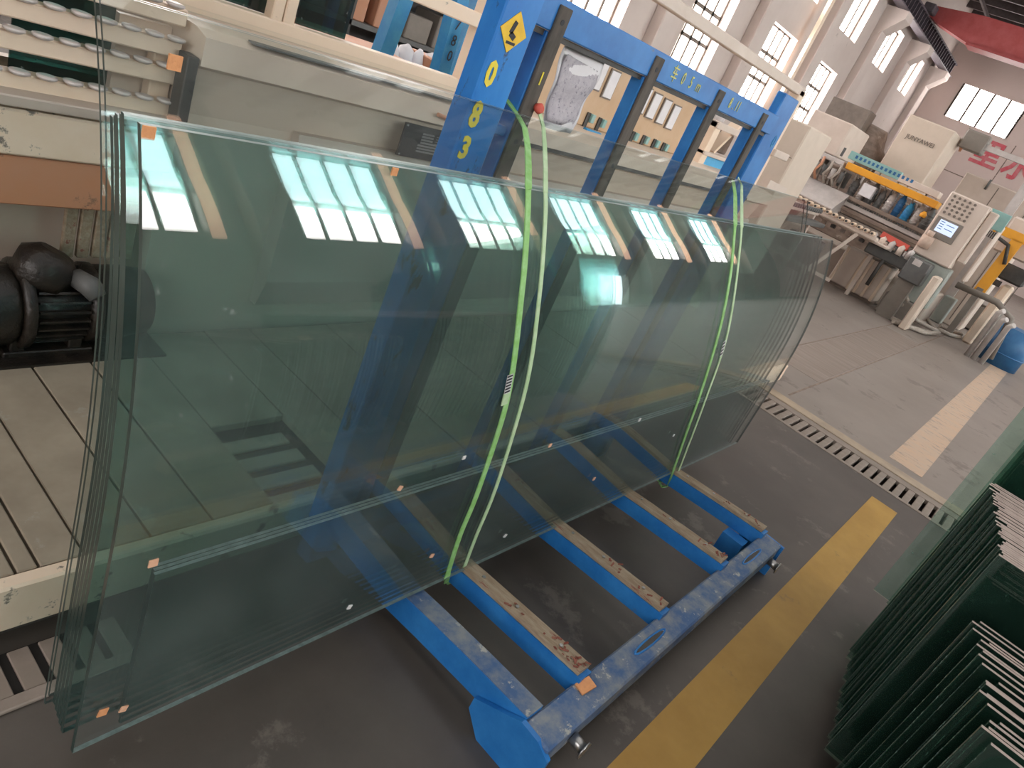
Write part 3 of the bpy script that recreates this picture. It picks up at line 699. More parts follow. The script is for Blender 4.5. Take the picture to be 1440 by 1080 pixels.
# nameplate
a0, a1 = at(556, 217, 'y', 2.16), at(632, 186, 'y', 2.16)
npl = box('nameplate', a0.x, a1.x+0.10, 2.152, 2.164, a0.z, a1.z, M['plate'], WM, 0.002)
tm = MB()
for k in range(7):
    z = a1.z - 0.028 - k*0.012; tm.box(a0.x+0.10+ (0.0 if k < 4 else -.01), a0.x+ (0.165 if k < 3 else 0.24), 2.1508, 2.1522, z-0.0035, z+0.0035)
for k in range(4):
    z = a1.z - 0.03 - k*0.010; tm.box(a0.x+0.18, a0.x+0.235, 2.1508, 2.1522, z-0.001, z+0.001)
tm.build('nameplate_print', M['plate_ink'], npl)
rv = MB()
for x, z in ((a0.x+.008, a0.z+.008), (a0.x+.008, a1.z-.008)): rv.tube([(x, 2.153, z), (x, 2.149, z)], 0.004, 8)
rv.build('rivet', M['steel'], npl)
# left part: end frame, brown panel, cream beams
box('side_beam', -1.5, 1.18, 2.17, 2.30, 0.800, 0.925, M['cream_dirty'], WM, 0.006)
box('side_lip', -1.5, 1.18, 2.155, 2.30, 0.935, 0.965, M['beige_dark'], WM, 0.004)
box('brown_panel', -1.5, 1.05, 2.18, 2.26, 0.655, 0.795, M['brown'], WM, 0.004)
box('back_panel', -1.5, 1.18, 2.46, 2.50, 0.0, 0.98, M['beige'], WM)
box('end_backing', 1.035, 1.188, 2.33, 2.36, 0.90, 1.2, M['beige'], WM)
for k in range(5): box('wooden_batten', 0.93+k*0.045, 0.965+k*0.045, 2.25, 2.27, 0.46, 0.655, M['wood'], WM, 0.003)
box('end_bracket', 1.15, 1.185, 2.14, 2.20, 0.96, 1.17, M['dark'], WM, 0.003)
# roller rails
RR = thing('roller_rail_frame', (0.3, 2.3, 0.96), 'cream slatted roller frame with rows of small wheels at upper left', 'frame')
def zrail(px, py): return at(px, py, 'y', 2.22).z
zr = [at(60, 123, 'y', 2.22).z, at(60, 67, 'y', 2.22).z, at(60, 22, 'y', 2.22).z]
zr.append(zr[2] + (zr[2]-zr[0])/2); zr.append(zr[3] + (zr[2]-zr[0])/2); zr.append(zr[4] + (zr[2]-zr[0])/2)
wheel = None
for k, z in enumerate(zr):
    rl = box('rail', -1.5, 1.17, 2.22, 2.27, z-0.024, z+0.024, M['cream'], RR, 0.004)
    for i in range(30):
        x = 1.145 - i*0.064 - 0.02*(k % 2)
        if i in (9, 17): continue
        if wheel is None:
            wb = MB(); wb.tube([(x, 2.212, z+0.024), (x, 2.212, z+0.029), (x, 2.212, z+0.035), (x, 2.212, z+0.037)], [0.016, 0.025, 0.025, 0.015], 16)
            wheel = wb.build('wheel', M['pale_grey'], rl); wx, wz = x, z
        else: c = wheel.copy(); COL.objects.link(c); c.parent = rl; c.location = Vector((x-wx, 0, z-wz))
for x in (-1.2, 0.62-0.83, 0.66, 1.12):
    box('stile', x, x+0.062, 2.272, 2.32, 0.966, 1.62 if x < 1 else 1.15, M['cream'], RR, 0.004)
gp = tag(box('glass_sheet', 0.78, 1.03, 2.345, 2.353, 0.965, 1.62, M['teal']), 'upright dark teal glass pane behind the wheels of the slatted frame', 'glass sheet')
M['teal_glass'] = glass('teal_dark_glass', (0.10, 0.26, 0.24), dust_haze=0.03)
gp.data.materials.clear(); gp.data.materials.append(M['teal_glass'])
tag(box('backing_board', -1.5, 0.76, 2.37, 2.39, 0.96, 1.62, M['dark']), 'dark board standing behind the roller rails at far upper left', 'board')
# upper stand frame on the body
UF = thing('upper_frame', (2.0, 2.45, 1.246), 'cream upright support frame standing on the washing machine left of the rack post', 'frame')
ub = at(640, 120, 'y', 2.45)
zb = ub.z
box('lower_rail', 1.10, 2.62, 2.43, 2.49, zb-0.035, zb+0.03, M['cream'], UF, 0.005)
box('foot_rail', 1.10, 2.62, 2.40, 2.52, 1.247, 1.262, M['glass_clear'], UF)
for pxx, pyy in ((385, 30), (402, 35)):
    q = at(pxx, pyy, 'y', 2.45); box('upright', q.x-0.022, q.x+0.022, 2.435, 2.485, 1.247, 2.1, M['cream'], UF, 0.004)
q = at(672, 40, 'y', 2.45); box('upright', q.x-0.01, q.x+0.075, 2.43, 2.50, 1.247, 2.3, M['cream'], UF, 0.004)
q2 = at(620, 6, 'y', 2.45); box('upper_rail', 1.10, 2.62, 2.43, 2.49, q2.z-0.03, q2.z+0.03, M['cream'], UF, 0.005)
gx = [at(px, py, 'y', 2.51).x for px, py in ((285, 0), (372, 25), (413, 40), (478, 75))]
for (a, c, lab) in ((gx[0], gx[1], 'left'), (gx[2], gx[3], 'right')):
    o = tag(box('glass_sheet', a, c, 2.505, 2.513, zb+0.031, 2.0, M['teal_glass']), '%s teal glass pane standing in the cream upright frame' % lab, 'glass sheet', 'teal panes in the upright frame')
# gantry rail with pole at right
GP = thing('gantry_post', (6.2, 2.45, 0), 'cream gantry post with a long level rail behind the right end post', 'frame')
g1 = at(1129, 128, 'y', 2.45); g2 = at(1055, 245, 'y', 2.45)
box('post', g1.x-0.08, g1.x+0.04, 2.43, 2.52, 0.0, g1.z, M['cream'], GP, 0.006)
box('long_rail', 2.7, g1.x+0.02, 2.43, 2.50, g1.z-0.045, g1.z+0.025, M['pale'], GP, 0.006)
box('bracket', g2.x+0.15, g2.x+0.5, 2.40, 2.48, 1.50, 1.56, M['pale'], GP, 0.006)
# tan control cabinet
CC = thing('control_cabinet', (4.3, 2.6, 1.246), 'tan control cabinet with small windows and a row of levers seen between the blue posts', 'cabinet')
A_, B_ = at(776, 60, 'y', 2.6), at(978, 160, 'y', 2.6)
cab = box('cabinet_body', A_.x-0.15, B_.x, 2.6, 2.95, 1.247, 1.645, M['tan_panel'], CC, 0.006)
box('top_rail', A_.x-0.15, B_.x+0.02, 2.585, 2.62, 1.646, 1.665, M['paper_white'], CC, 0.003)
def on_y(pl, Y): return [at(x, y, 'y', Y) for x, y in pl]
wins_px = [((843, 106), 1), ((859, 119), 1), ((905, 141), 1), ((919, 149), 1), ((933, 157), 1), ((946, 165), 1)]
first = None
for (qx, qy), _ in wins_px:
    c = at(qx, qy, 'y', 2.595); hw, hh = 0.055, 0.085
    fr_ = MB(); fr_.box(c.x-hw, c.x+hw, 2.590, 2.600, c.z-hh, c.z+hh); fo = fr_.build('meter_frame', M['frame'], cab)
    MB().box(c.x-hw+0.009, c.x+hw-0.009, 2.586, 2.5905, c.z-hh+0.009, c.z+hh-0.009).build('meter_glass', M['paper_white'], fo)
for (qx, qy) in ((824, 173), (840, 180), (887, 198), (902, 203), (917, 208), (930, 213)):
    c = at(qx, qy, 'y', 2.59); 
    lv = box('lever_slot', c.x-0.018, c.x+0.018, 2.590, 2.600, c.z-0.062, c.z+0.062, M['dark'], cab, 0.002)
    box('lever_knob', c.x+0.018, c.x+0.055, 2.575, 2.600, c.z+0.010, c.z+0.060, M['teal'], lv, 0.003)
    box('lever_base', c.x+0.010, c.x+0.055, 2.585, 2.600, c.z-0.070, c.z-0.040, M['copper'], lv, 0.002)
for (q1, q2_) in (((822, 182), (843, 190)), ((922, 218), (939, 222))):
    t_ = MB(); t_.tube([at(*q1, 'y', 2.50), at(*q2_, 'y', 2.50)], 0.014, 10); t_.build('blue_grip', M['blue_far'], CC)
# window frame unit with blue panel
UN = thing('open_frame_unit', (6.0, 2.6, 1.246), 'cream open frame unit with sky blue panel between the last two rack posts', 'machine')
a0, a1 = at(984, 246, 'y', 2.6), at(1040, 165, 'y', 2.6)
u0 = at(992, 240, 'y', 2.6); u1 = at(1036, 180, 'y', 2.6)
X0, X1 = at(985, 215, 'y', 2.6).x, 7.1
zt = 1.55
for x in (X0, X0+0.78): box('upright', x, x+0.10, 2.58, 2.66, 0.8, zt+0.02, M['cream'], UN, 0.004)
for z, h in ((zt, 0.05), (1.33, 0.03), (1.155, 0.05)): box('cross_rail', X0, X0+0.88, 2.57, 2.65, z-h/2, z+h/2, M['pale'], UN, 0.004)
box('blue_panel', X0+0.10, X0+0.78, 2.60, 2.62, 1.18, 1.315, M['cyan'], UN, 0.003)
box('inner_box', X0+0.10, X0+0.78, 2.75, 2.95, 1.345, 1.52, M['brown_rail'], UN, 0.01)
MB().bar((X0+0.30, 2.68, 1.345), (X0+0.62, 2.68, 1.70), 0.09, 0.03).build('brace', M['cream'], UN)
for qx, qy in ((1012, 165), (1018, 160)):
    q = at(qx, qy, 'y', 2.7); b = MB(); b.tube([(q.x, 2.7, zt+0.03), (q.x, 2.7, zt+0.11), (q.x, 2.7, zt+0.13)], [0.03, 0.03, 0.012], 12); tag(b.build('bottle', M['paper_white']), '%s small white bottle on the cream open frame unit' % ('left' if qx == 1012 else 'right'), 'bottle', 'white bottles on the frame unit')
MB().bar((at(1076, 256, 'y', 2.42)), (at(1100, 268, 'y', 2.42)), 0.07, 0.07).build('end_stop', M['pale'], GP)

# ---- motor
MY = 2.19
mc = at(58, 425, 'y', MY)
MT = thing('electric_motor', (mc.x, MY, 0.19), 'greasy black electric motor with cooling fins on the deck at far left', 'motor')
zc = mc.z; 
def mtube(xs, rs, name, par=MT, n=24, m='motor'):
    b = MB(); b.tube([(mc.x+x, MY, zc) for x in xs], rs, n); return b.build(name, M[m], par)
hs = mtube([-0.055, -0.05, 0.10, 0.105], [0.098, 0.105, 0.105, 0.098], 'housing')
first = None
for k in range(26):
    an = 2*math.pi*k/26; b = MB()
    c = Vector((0, math.cos(an), math.sin(an)))
    b.bar(Vector((mc.x-0.045, MY, zc)) + c*0.112, Vector((mc.x+0.095, MY, zc)) + c*0.112, 0.007, 0.024, up=c); b.build('fin', M['motor'], hs)
mtube([-0.085, -0.08, -0.055, -0.05], [0.12, 0.138, 0.138, 0.12], 'flange')
mtube([-0.26, -0.22, -0.16, -0.10, -0.08], [0.07, 0.115, 0.13, 0.125, 0.11], 'gear_case')
mtube([0.10, 0.11, 0.135, 0.14], [0.11, 0.128, 0.128, 0.115], 'end_shield')
mtube([0.14, 0.15, 0.24, 0.30, 0.31], [0.10, 0.120, 0.120, 0.11, 0.06], 'fan_cover')
b = MB(); b.tube([(mc.x-0.01, MY-.01, zc+0.09), (mc.x-0.012, MY-.02, zc+0.13), (mc.x-0.01, MY-.02, zc+0.175), (mc.x, MY-.02, zc+0.195)], [0.085, 0.088, 0.072, 0.03], 10)
tbx = b.build('terminal_box', M['motor'], MT)
b = MB(); b.tube([(mc.x+0.06, MY-.06, zc+0.12), (mc.x+0.085, MY-.11, zc+0.115), (mc.x+0.10, MY-.135, zc+0.09)], [0.03, 0.034, 0.026], 10); b.tube([(mc.x+0.085, MY-.12, zc+0.13), (mc.x+0.12, MY-.09, zc+0.10)], 0.016, 8); b.build('cable_gland', M['dark_grey'], tbx)
b = MB(); b.box(mc.x-0.12, mc.x+0.13, MY-.09, MY+.09, 0.19, 0.215); b.box(mc.x-0.10, mc.x-0.06, MY-.08, MY+.08, 0.2, zc); b.box(mc.x+0.06, mc.x+0.10, MY-.08, MY+.08, 0.2, zc); b.build('foot', M['motor'], MT, 0.004)
tag(MB().box(mc.x-0.30, mc.x+0.35, MY-.14, MY+.2, 0.188, 0.200).build('grease_tray', M['motor']), 'black greasy tray under the electric motor', 'tray')

# ---- blue racks standing farther back, seen left of the post
def a_frame(x, y, lab, w=0.9, digits=None):
    t = thing('a_frame_rack', (x, y, 0), lab, 'rack', 'light blue racks in the background')
    for s_ in (-1, 1):
        MB().bar((x+s_*w/2, y, 0.0), (x+s_*w/2*0.55, y, 1.9), 0.11, 0.09, up=(0, 1, 0)).build('upright', M['blue_far'], t)
    MB().bar((x-w*0.42, y, 0.75), (x+w*0.42, y, 0.75), 0.10, 0.09, up=(0, 1, 0)).build('crossbar', M['blue_far'], t)
    MB().bar((x-w*0.30, y, 1.86), (x+w*0.30, y, 1.86), 0.10, 0.09, up=(0, 1, 0)).build('top_bar', M['blue_far'], t)
    MB().box(x-w/2-0.05, x+w/2+0.05, y-0.4, y+0.1, 0.0, 0.10).build('base', M['blue_far'], t, 0.01)
    box('notice', x-0.10, x+0.05, y-0.06, y-0.05, 0.84, 0.93, M['white_label'], t)
    if digits:
        for k, ch in enumerate(digits):
            z = 1.45 - k*0.10; text('painted_digit', ch, 0.10, plane_y(Vector((x + w/2*(1-0.45*z/1.9), y-0.058, z)), 0), M['black_ink'], t, 0.001)
    return t
q = at(585, 70, 'y', 3.9); a_frame(q.x, 3.9, 'light blue rack frame seen left of the marked post, numbers on its right leg', 0.72, '780')
q = at(655, 95, 'y', 4.6); a_frame(q.x+0.10, 4.6, 'second light blue rack frame partly hidden by the marked post', 0.66)
sh = thing('storage_shelf', (6.2, 7.0, 0), 'dark cluttered shelving far behind the light blue racks', 'shelf')
for x in (3.2, 5.2, 7.2, 9.2): box('shelf_upright', x, x+0.08, 6.8, 7.5, 0, 1.9, M['dark'], sh)
for z in (0.4, 0.95, 1.5): box('shelf_board', 3.2, 9.28, 6.8, 7.5, z, z+0.05, M['dark_grey'], sh)
rs = random.Random(5)
for k in range(26):
    x = 3.35 + (k % 13)*0.45; z = 0.45 if k < 13 else 1.0; h = rs.uniform(.2, .42)
    box('stored_box', x, x+rs.uniform(.2, .4), 6.85, 7.3, z, z+h, M[rs.choice(['brown', 'dark', 'dark_grey', 'greybox', 'pale', 'royal'])], sh, 0.01)
box('back_board', 3.2, 9.28, 7.5, 7.53, 0, 1.9, M['dark_grey'], sh)
q = at(522, 22, 'y', 5.2); cart = thing('wooden_crate', (q.x, 5.2, 0), 'brown wooden crate on a pale stand behind the light blue racks', 'crate')
box('crate_body', q.x-0.45, q.x+0.45, 5.0, 5.6, 0.62, 0.98, M['brown'], cart, 0.01)
for dx in (-0.38, 0.30): box('leg', q.x+dx, q.x+dx+0.08, 5.05, 5.55, 0.0, 0.62, M['pale'], cart, 0.006)
q = at(612, 35, 'y', 5.4); ct = thing('parts_table', (q.x, 5.4, 0), 'cluttered table with white bags and a brown box seen between the light blue racks', 'table')
box('top', q.x-0.5, q.x+0.4, 5.2, 5.7, 0.78, 0.82, M['dark_grey'], ct)
for dx in (-0.48, 0.34): box('leg', q.x+dx, q.x+dx+0.05, 5.22, 5.68, 0, 0.78, M['dark_grey'], ct)
tag(box('carton', q.x-0.05, q.x+0.35, 5.25, 5.6, 0.82, 1.05, M['brown'], None, 0.01), 'brown carton on the cluttered table behind the racks', 'box')
for k in range(4):
    b = MB(); xx = q.x-0.4+k*0.16; b.tube([(xx, 5.4, 0.82), (xx, 5.4, 0.9), (xx+0.02, 5.42, 1.0+0.05*(k % 2)), (xx+0.01, 5.4, 1.08)], [0.06, 0.085, 0.07, 0.02], 9)
    tag(b.build('bag', M['paper_white']), nth(k+1) + ' white bag from the left on the cluttered table behind the racks', 'bag', 'white bags on the cluttered table')

# ================================================================== GLASS STACKS AT RIGHT
def flat(name, x, yl, yr, z0, z1, t, gm, side, top, lab, grp, lean=0.0):
    b = MB(); bm = b.bm; v = []
    for (yy, zz) in ((yl, z0), (yr, z0), (yr, z1), (yl, z1)):
        for xx in (x, x+t): v.append(bm.verts.new((xx + lean*(zz-z0), yy, zz)))
    def fc(ids, mi): f = bm.faces.new([v[i] for i in ids]); f.material_index = mi
    fc((0, 2, 4, 6), 0); fc((1, 7, 5, 3), 0); fc((0, 6, 7, 1), 1); fc((2, 3, 5, 4), 1); fc((6, 4, 5, 7), 2); fc((0, 1, 3, 2), 2)
    return tag(b.build(name, [gm, side, top]), lab, 'glass sheet', grp)
for i, y in enumerate((-0.42, -0.95, -1.5)):
    tag(box('timber_bearer', 1.2, 3.65, y-0.05, y+0.05, 0.0, 0.095, M['wood'], None, 0.004), ('left', 'middle', 'right')[i] + ' timber bearer on the floor under the glass stacks at lower right', 'timber', 'timbers under the stacks')
# far big sheets
for i, (x, yl, z1) in enumerate(((3.44, -0.115, 1.72), (3.40, -0.185, 1.66), (3.30, -0.19, 1.40), (3.26, -0.20, 1.36), (3.20, -0.205, 1.30), (3.14, -0.21, 1.24))):
    flat('glass_sheet', x, yl, -1.75, 0.096, z1, 0.008, M['glass_pale'] if i < 2 else M['glass_stack'], M['edge_green'], M['edge_pale'],
         ('farthest and tallest', 'second farthest', 'third farthest', 'fourth farthest', 'fifth farthest', 'sixth farthest')[i] + ' of the big upright sheets at the right edge', 'big upright sheets at the right edge', 0.02)
n2 = 40
for i in range(n2):
    x = 2.86 - i*0.0165
    zt = 0.925 + random.uniform(-.0012, .0012); yl = -0.165 - 0.0022*i + random.uniform(-.012, .012) - (0.02 if i % 9 == 4 else 0)
    lab = nth(i+1) + ' glass sheet from the rear in the dense middle stack at the right edge'
    if i == 0: lab = 'rearmost sheet of the dense middle glass stack at the right edge'
    if i == n2-1: lab = 'front sheet of the dense middle glass stack, dark green face towards the photographer'
    flat('glass_sheet', x, yl, -1.55, 0.096, zt, 0.0152, M['glass_stack'], M['edge_green'], M['edge_pale'], lab, 'dense middle stack of glass')
n3 = 20
for i in range(n3):
    x = 2.06 - i*0.026
    zt = 0.80 + random.uniform(-.006, .006); yl = -0.285 - 0.004*i + random.uniform(-.014, .014) - (0.028 if i % 6 == 3 else 0)
    lab = nth(i+1) + ' glass sheet from the rear in the nearest stack at the lower right corner'
    if i == 0: lab = 'rearmost sheet of the nearest glass stack at the lower right corner'
    if i == n3-1: lab = 'foremost straight-cornered sheet of the nearest stack at the lower right corner'
    flat('glass_sheet', x, yl, -1.45, 0.096, zt, 0.010, M['glass_stack'], M['edge_green'], M['edge_pale'], lab, 'nearest stack of glass')
# front clear pane with a rounded corner
b = MB(); poly = []; R_ = 0.06; y0, z1 = -0.40, 0.77
for k in range(9):
    an = math.pi/2*k/8; poly.append((y0 - R_ + R_*math.cos(an), z1 - R_ + R_*math.sin(an)))
poly += [(-1.3, z1), (-1.3, 0.096), (y0, 0.096)]
b.prism(poly, 'x', 1.475, 1.483)
o = b.build('glass_sheet', [M['glass_pale'], M['edge_top']])
for p_ in o.data.polygons:
    if len(p_.vertices) == 4 and abs(p_.normal.x) < 0.5: p_.material_index = 1
tag(o, 'clear sheet with a rounded corner in front of the nearest stack', 'glass sheet', 'nearest stack of glass')
tag(MB().box(1.70, 1.735, -0.50, -0.455, 0.802, 0.812).build('cardboard_scrap', M['cork_pale']), 'torn pinkish cardboard bit on top of the nearest glass stack', 'scrap')
# post behind the stack
tag(box('red_post', 2.09, 2.13, -0.62, -0.56, 0.0, 0.72, M['brown'], None, 0.004), 'rusty red post between the two glass stacks at the right edge', 'post')

# ================================================================== MACHINE LINE ACROSS THE FAR END (front at x = 12.85)
MX = 13.0
def yz(px, py, X=MX):
    p = at(px, py, 'x', X); return p.y, p.z
def xbox(name, pa, pb, X, depth, m, parent=None, bevel=0.01, z0=None, z1=None):
    """box whose front face (facing -X) spans the two photo points"""
    (ya, za), (yb, zb_) = yz(*pa, X=X), yz(*pb, X=X)
    return box(name, X, X+depth, ya, yb, za if z0 is None else z0, zb_ if z1 is None else z1, m, parent, bevel)

# tall cream board left of the line
bd = thing('tall_cabinet', (9.3, 3.6, 0), 'tall plain cream cabinet just right of the far blue end post', 'cabinet')
ya, za = yz(1062, 252, 9.0); yb, zb2 = yz(1140, 180, 9.0)
cabm = box('cabinet_body', 9.0, 9.9, yb, ya+0.05, 0.0, zb2+0.02, M['beige'], bd, 0.015)
box('edge_trim', 8.97, 9.0, ya, ya+0.06, 0.0, zb2+0.02, M['cream'], bd, 0.004)
box('door_seam', 8.992, 9.0, yb+0.02, ya, 1.52, 1.527, M['frame'], cabm)

L = thing('edging_machine', (13.5, 3.0, 0), 'long pale glass edging machine across the far floor with yellow beam', 'machine')
# base frame
box('machine_base', 13.32, 14.39, 1.5, 5.2, 0.0, 0.55, M['beige_dark'], L, 0.02)
box('rear_wall', 14.4, 14.5, 2.1, 5.0, 0.55, 1.68, M['brown_rail'], L, 0.01)
# light enclosure on the left
en = xbox('enclosure', (1122, 197), (1200, 175), MX, 1.2, M['pale'], L, 0.02)
for q in ((1138, 190), (1186, 214)):
    y, z = yz(*q); box('hinge', MX-0.02, MX, y-0.02, y+0.02, z-0.07, z+0.07, M['dark_grey'], en)
box('enclosure_lip', 12.95, 13.4, 3.75, 4.75, 1.70, 1.78, M['pale_grey'], L, 0.01)
y, z = yz(1190, 165, 14.5)
tag(box('grille_unit', 14.5, 14.9, y-0.35, y+0.4, 2.25, 2.72, M['frame'], None, 0.01), 'small grey barred unit above the pale enclosure by the wall', 'unit')
# yellow beam + teal strip
xbox('yellow_beam', (1190, 232), (1322, 281), 12.9, 0.35, M['yellow'], L, 0.01, z0=1.69, z1=1.80)
tl = xbox('teal_strip', (1194, 218), (1266, 248), 12.93, 0.1, M['teal'], L, 0.004, z0=1.845, z1=1.97)
tx = MB()
for k in range(14):
    y = 3.62 - k*0.072; tx.box(12.925, 12.929, y-0.018, y+0.02, 1.885, 1.935)
tx.build('lettering_blocks', M['royal'], tl)
xbox('beam_cover', (1266, 246), (1324, 268), 12.93, 0.3, M['pale'], L, 0.006, z0=1.83, z1=1.93)
# spindle motors under the beam
cols = ['dark_grey', 'pale_grey', 'dark_grey', 'dark_grey', 'pale_grey', 'royal', 'blue_far', 'pale_grey', 'dark_grey']
for k in range(9):
    y = 3.45 - k*0.155; h = 1.35 + 0.03*(k % 3)
    b = MB(); r_ = 0.055 if k % 2 else 0.062
    b.tube([(13.1, y, h-0.08), (13.1, y, h+0.22), (13.1, y, h+0.24), (13.1, y, h+0.30)], [r_, r_, r_*0.6, r_*0.5], 12)
    for q in range(4): b.tube([(13.1, y, h+0.0+q*0.05), (13.1, y, h+0.015+q*0.05)], r_*1.15, 12)
    b.build('spindle_motor', M[cols[k]], L)
    b = MB(); b.tube([(13.05, y, h+0.28), (12.98, y+0.03, h+0.38), (13.1, y+0.06, h+0.45)], 0.014, 6); b.build('cable', M['hose'], L)
xbox('white_cover', (1212, 262), (1234, 262), 12.95, 0.15, M['paper_white'], L, 0.01, z0=1.42, z1=1.62)
# horizontal slide rails
for k, (z, d, m) in enumerate(((1.32, 0.0, 'brown_rail'), (1.22, -0.03, 'pale_grey'), (1.14, -0.05, 'brown_rail'), (1.02, -0.08, 'frame'), (0.93, -0.10, 'brown_rail'))):
    box('slide_rail', 12.95+d, 13.35+d, 1.95, 4.3 if k < 2 else 3.55, z-0.035, z+0.03, M[m], L, 0.008)
b = MB(); 
for k in range(38): b.box(12.86, 12.90, 2.0+k*0.04, 2.02+k*0.04, 1.255, 1.285)
b.build('chain_links', M['dark'], L, kind='stuff')
# steel trough
tr = MB(); y0_, y1_ = 3.40, 4.75
tr.prism([(12.5, 1.06), (12.5, 1.10), (13.0, 1.33), (13.05, 1.33), (13.05, 1.0), (12.6, 1.0)], 'y', y0_, y1_) if False else None
bmv = tr
bmv.quad((12.45, y1_, 1.05), (12.45, y0_, 1.05), (12.95, y0_, 1.33), (12.95, y1_, 1.33)); bmv.quad((12.45, y0_, 1.05), (12.45, y0_, 1.0), (12.98, y0_, 1.0), (12.95, y0_, 1.33))
o = tr.build('steel_trough', M['pale_grey'], L); md = o.modifiers.new('s', 'SOLIDIFY'); md.thickness = 0.02
# hanging springs/hoses left
for k in range(6):
    y = 4.55 - k*0.16; b = MB(); b.tube([(12.9, y, 1.72), (12.82, y-0.03, 1.6), (12.88, y+0.04, 1.48), (12.95, y-0.02, 1.36)], 0.022, 7); b.build('hose', M['hose' if k % 3 else 'brown'], L)
    b = MB(); b.tube([(12.95, y-0.07, 1.45), (12.95, y-0.07, 1.62)], 0.04, 10); b.build('valve', M['dark_grey' if k % 2 else 'pale_grey'], L)
for k in range(12):
    y = 4.6 - k*0.21; z = 1.50 + 0.05*(k % 3)
    b = MB(); b.box(13.35, 13.5, y-0.07, y+0.05, z-0.16, z+0.10); b.box(13.30, 13.35, y-0.03, y+0.03, z-0.08, z+0.04); b.build('motor_bracket', M[('dark_grey', 'pale_grey', 'greybox', 'brown_rail')[k % 4]], L, 0.008)
    b = MB(); b.tube([(13.3, y, z+0.1), (13.2, y-0.04, z+0.02), (13.15, y-0.08, z-0.18), (13.2, y-0.10, z-0.3)], 0.016, 6); b.build('coolant_hose', M['hose'], L)
for k in range(9):
    y = 3.5 - k*0.17; b = MB(); b.tube([(12.80, y, 0.84), (12.80, y, 0.97)], 0.028, 8); b.box(12.76, 12.84, y-0.035, y+0.035, 0.80, 0.85); b.build('clamp_block', M[('pale', 'dark_grey', 'pale_grey')[k % 3]], L)
# roller conveyor in front
RC = thing('roller_conveyor', (12.2, 3.6, 0), 'cream toothed roller conveyor on splayed legs before the edging machine', 'conveyor')
box('conveyor_beam', 11.95, 12.10, 2.45, 4.9, 0.93, 1.00, M['pale'], RC, 0.02)
box('conveyor_bed', 12.10, 12.75, 2.3, 4.9, 0.90, 0.94, M['pale'], RC, 0.01)
first = None
for k in range(22):
    y = 2.55 + k*0.105
    if first is None:
        b = MB(); b.tube([(11.90, y, 1.03), (12.05, y, 1.03)], 0.032, 10); first = b.build('roller', M['cream'], RC); fy = y
        b = MB(); b.tube([(11.88, y, 1.03), (11.90, y, 1.03)], 0.018, 8); ax = b.build('axle', M['dark'], first)
    else:
        c = copy_part(first, RC, 0, y-fy, 0); a2 = ax.copy(); COL.objects.link(a2); a2.parent = c
for (ya_, yb_) in ((2.75, 3.15), (3.6, 4.05), (4.4, 4.7)):
    MB().bar((12.0, ya_, 0.93), (11.85, yb_, 0.0), 0.07, 0.05).build('leg', M['pale'], RC)
MB().bar((11.88, 2.7, 0.16), (11.88, 4.7, 0.16), 0.05, 0.05).build('stretcher', M['pale'], RC)
box('rear_leg', 12.6, 12.66, 2.5, 2.56, 0.0, 0.9, M['pale'], RC)
tag(box('storage_box', 12.2, 12.7, 3.25, 3.75, 0.0, 0.55, M['dark'], None, 0.02), 'black open box under the cream roller conveyor', 'box')
# lower conveyor pieces left, seen beside the glass edge
b = thing('feed_table', (10.8, 3.3, 0), 'cream feed table with a toothed edge beyond the right end of the bent glass', 'table')
box('table_top', 9.95, 11.8, 3.35, 4.6, 0.92, 0.98, M['pale'], b, 0.01)
box('side_tray', 9.95, 11.7, 3.15, 3.34, 0.80, 0.86, M['dark_grey'], b, 0.01)
for (xx, yy) in ((10.05, 3.4), (11.7, 3.4), (10.05, 4.5), (11.7, 4.5)): box('leg', xx-0.04, xx+0.04, yy-0.04, yy+0.04, 0, 0.92, M['pale'], b, 0.005)
box('shelf', 10.05, 11.7, 3.4, 4.5, 0.25, 0.29, M['brown_rail'], b)
first = None
for k in range(18):
    x = 10.0 + k*0.1
    if first is None: first = MB().tube([(x, 3.30, 1.0), (x, 3.36, 1.0)], 0.03, 8).build('roller', M['dark_grey'], b); fx = x
    else: copy_part(first, b, x-fx, 0, 0)
# ribbed guard cabinet
GC = thing('ribbed_cabinet', (13.0, 2.55, 0), 'low cream cabinet with raised vertical ribs at the foot of the edging machine', 'cabinet')
g = box('cabinet_body', 12.85, 13.3, 2.17, 2.97, 0.05, 0.66, M['pale'], GC, 0.015)
for k, y in enumerate((2.93, 2.62, 2.50, 2.36, 2.21)): box('rib', 12.82, 12.85, y-0.022, y+0.022, 0.05, 0.65, M['cream'], g, 0.006)
box('plinth', 12.88, 13.3, 2.19, 2.95, 0.0, 0.05, M['brown_rail'], GC)
# tall beige cabinet with lettering
BC = thing('control_tower', (14.2, 3.0, 0), 'tall beige machine cabinet with dark lettering on its upper front', 'cabinet')
XC = 14.6
cb_ = xbox('cabinet_body', (1238, 228), (1345, 185), XC, 0.9, M['beige'], BC, 0.02, z0=1.2)
y, z = yz(1290, 197, XC)
text('lettering', 'JUNYAWEI', 0.105, plane_x(Vector((XC-0.012, y-0.05, z))), M['frame'], cb_, 0.003)
box('leg', XC+0.05, XC+0.2, 3.55, 3.65, 0, 1.2, M['beige_dark'], BC); box('leg', XC+0.05, XC+0.2, 2.95, 3.05, 0, 1.2, M['beige_dark'], BC)
# hood with hoses behind the teal strip
hb = MB(); hb.tube([(15.1, 4.18, 0.0), (15.1, 4.18, 2.15), (15.1, 4.1, 2.4), (15.1, 3.95, 2.45)], [0.45, 0.43, 0.3, 0.1], 18)
tag(hb.build('extraction_hood', M['brown_rail']), 'grey rounded extraction hood between the pale enclosure and the beige cabinet', 'hood')

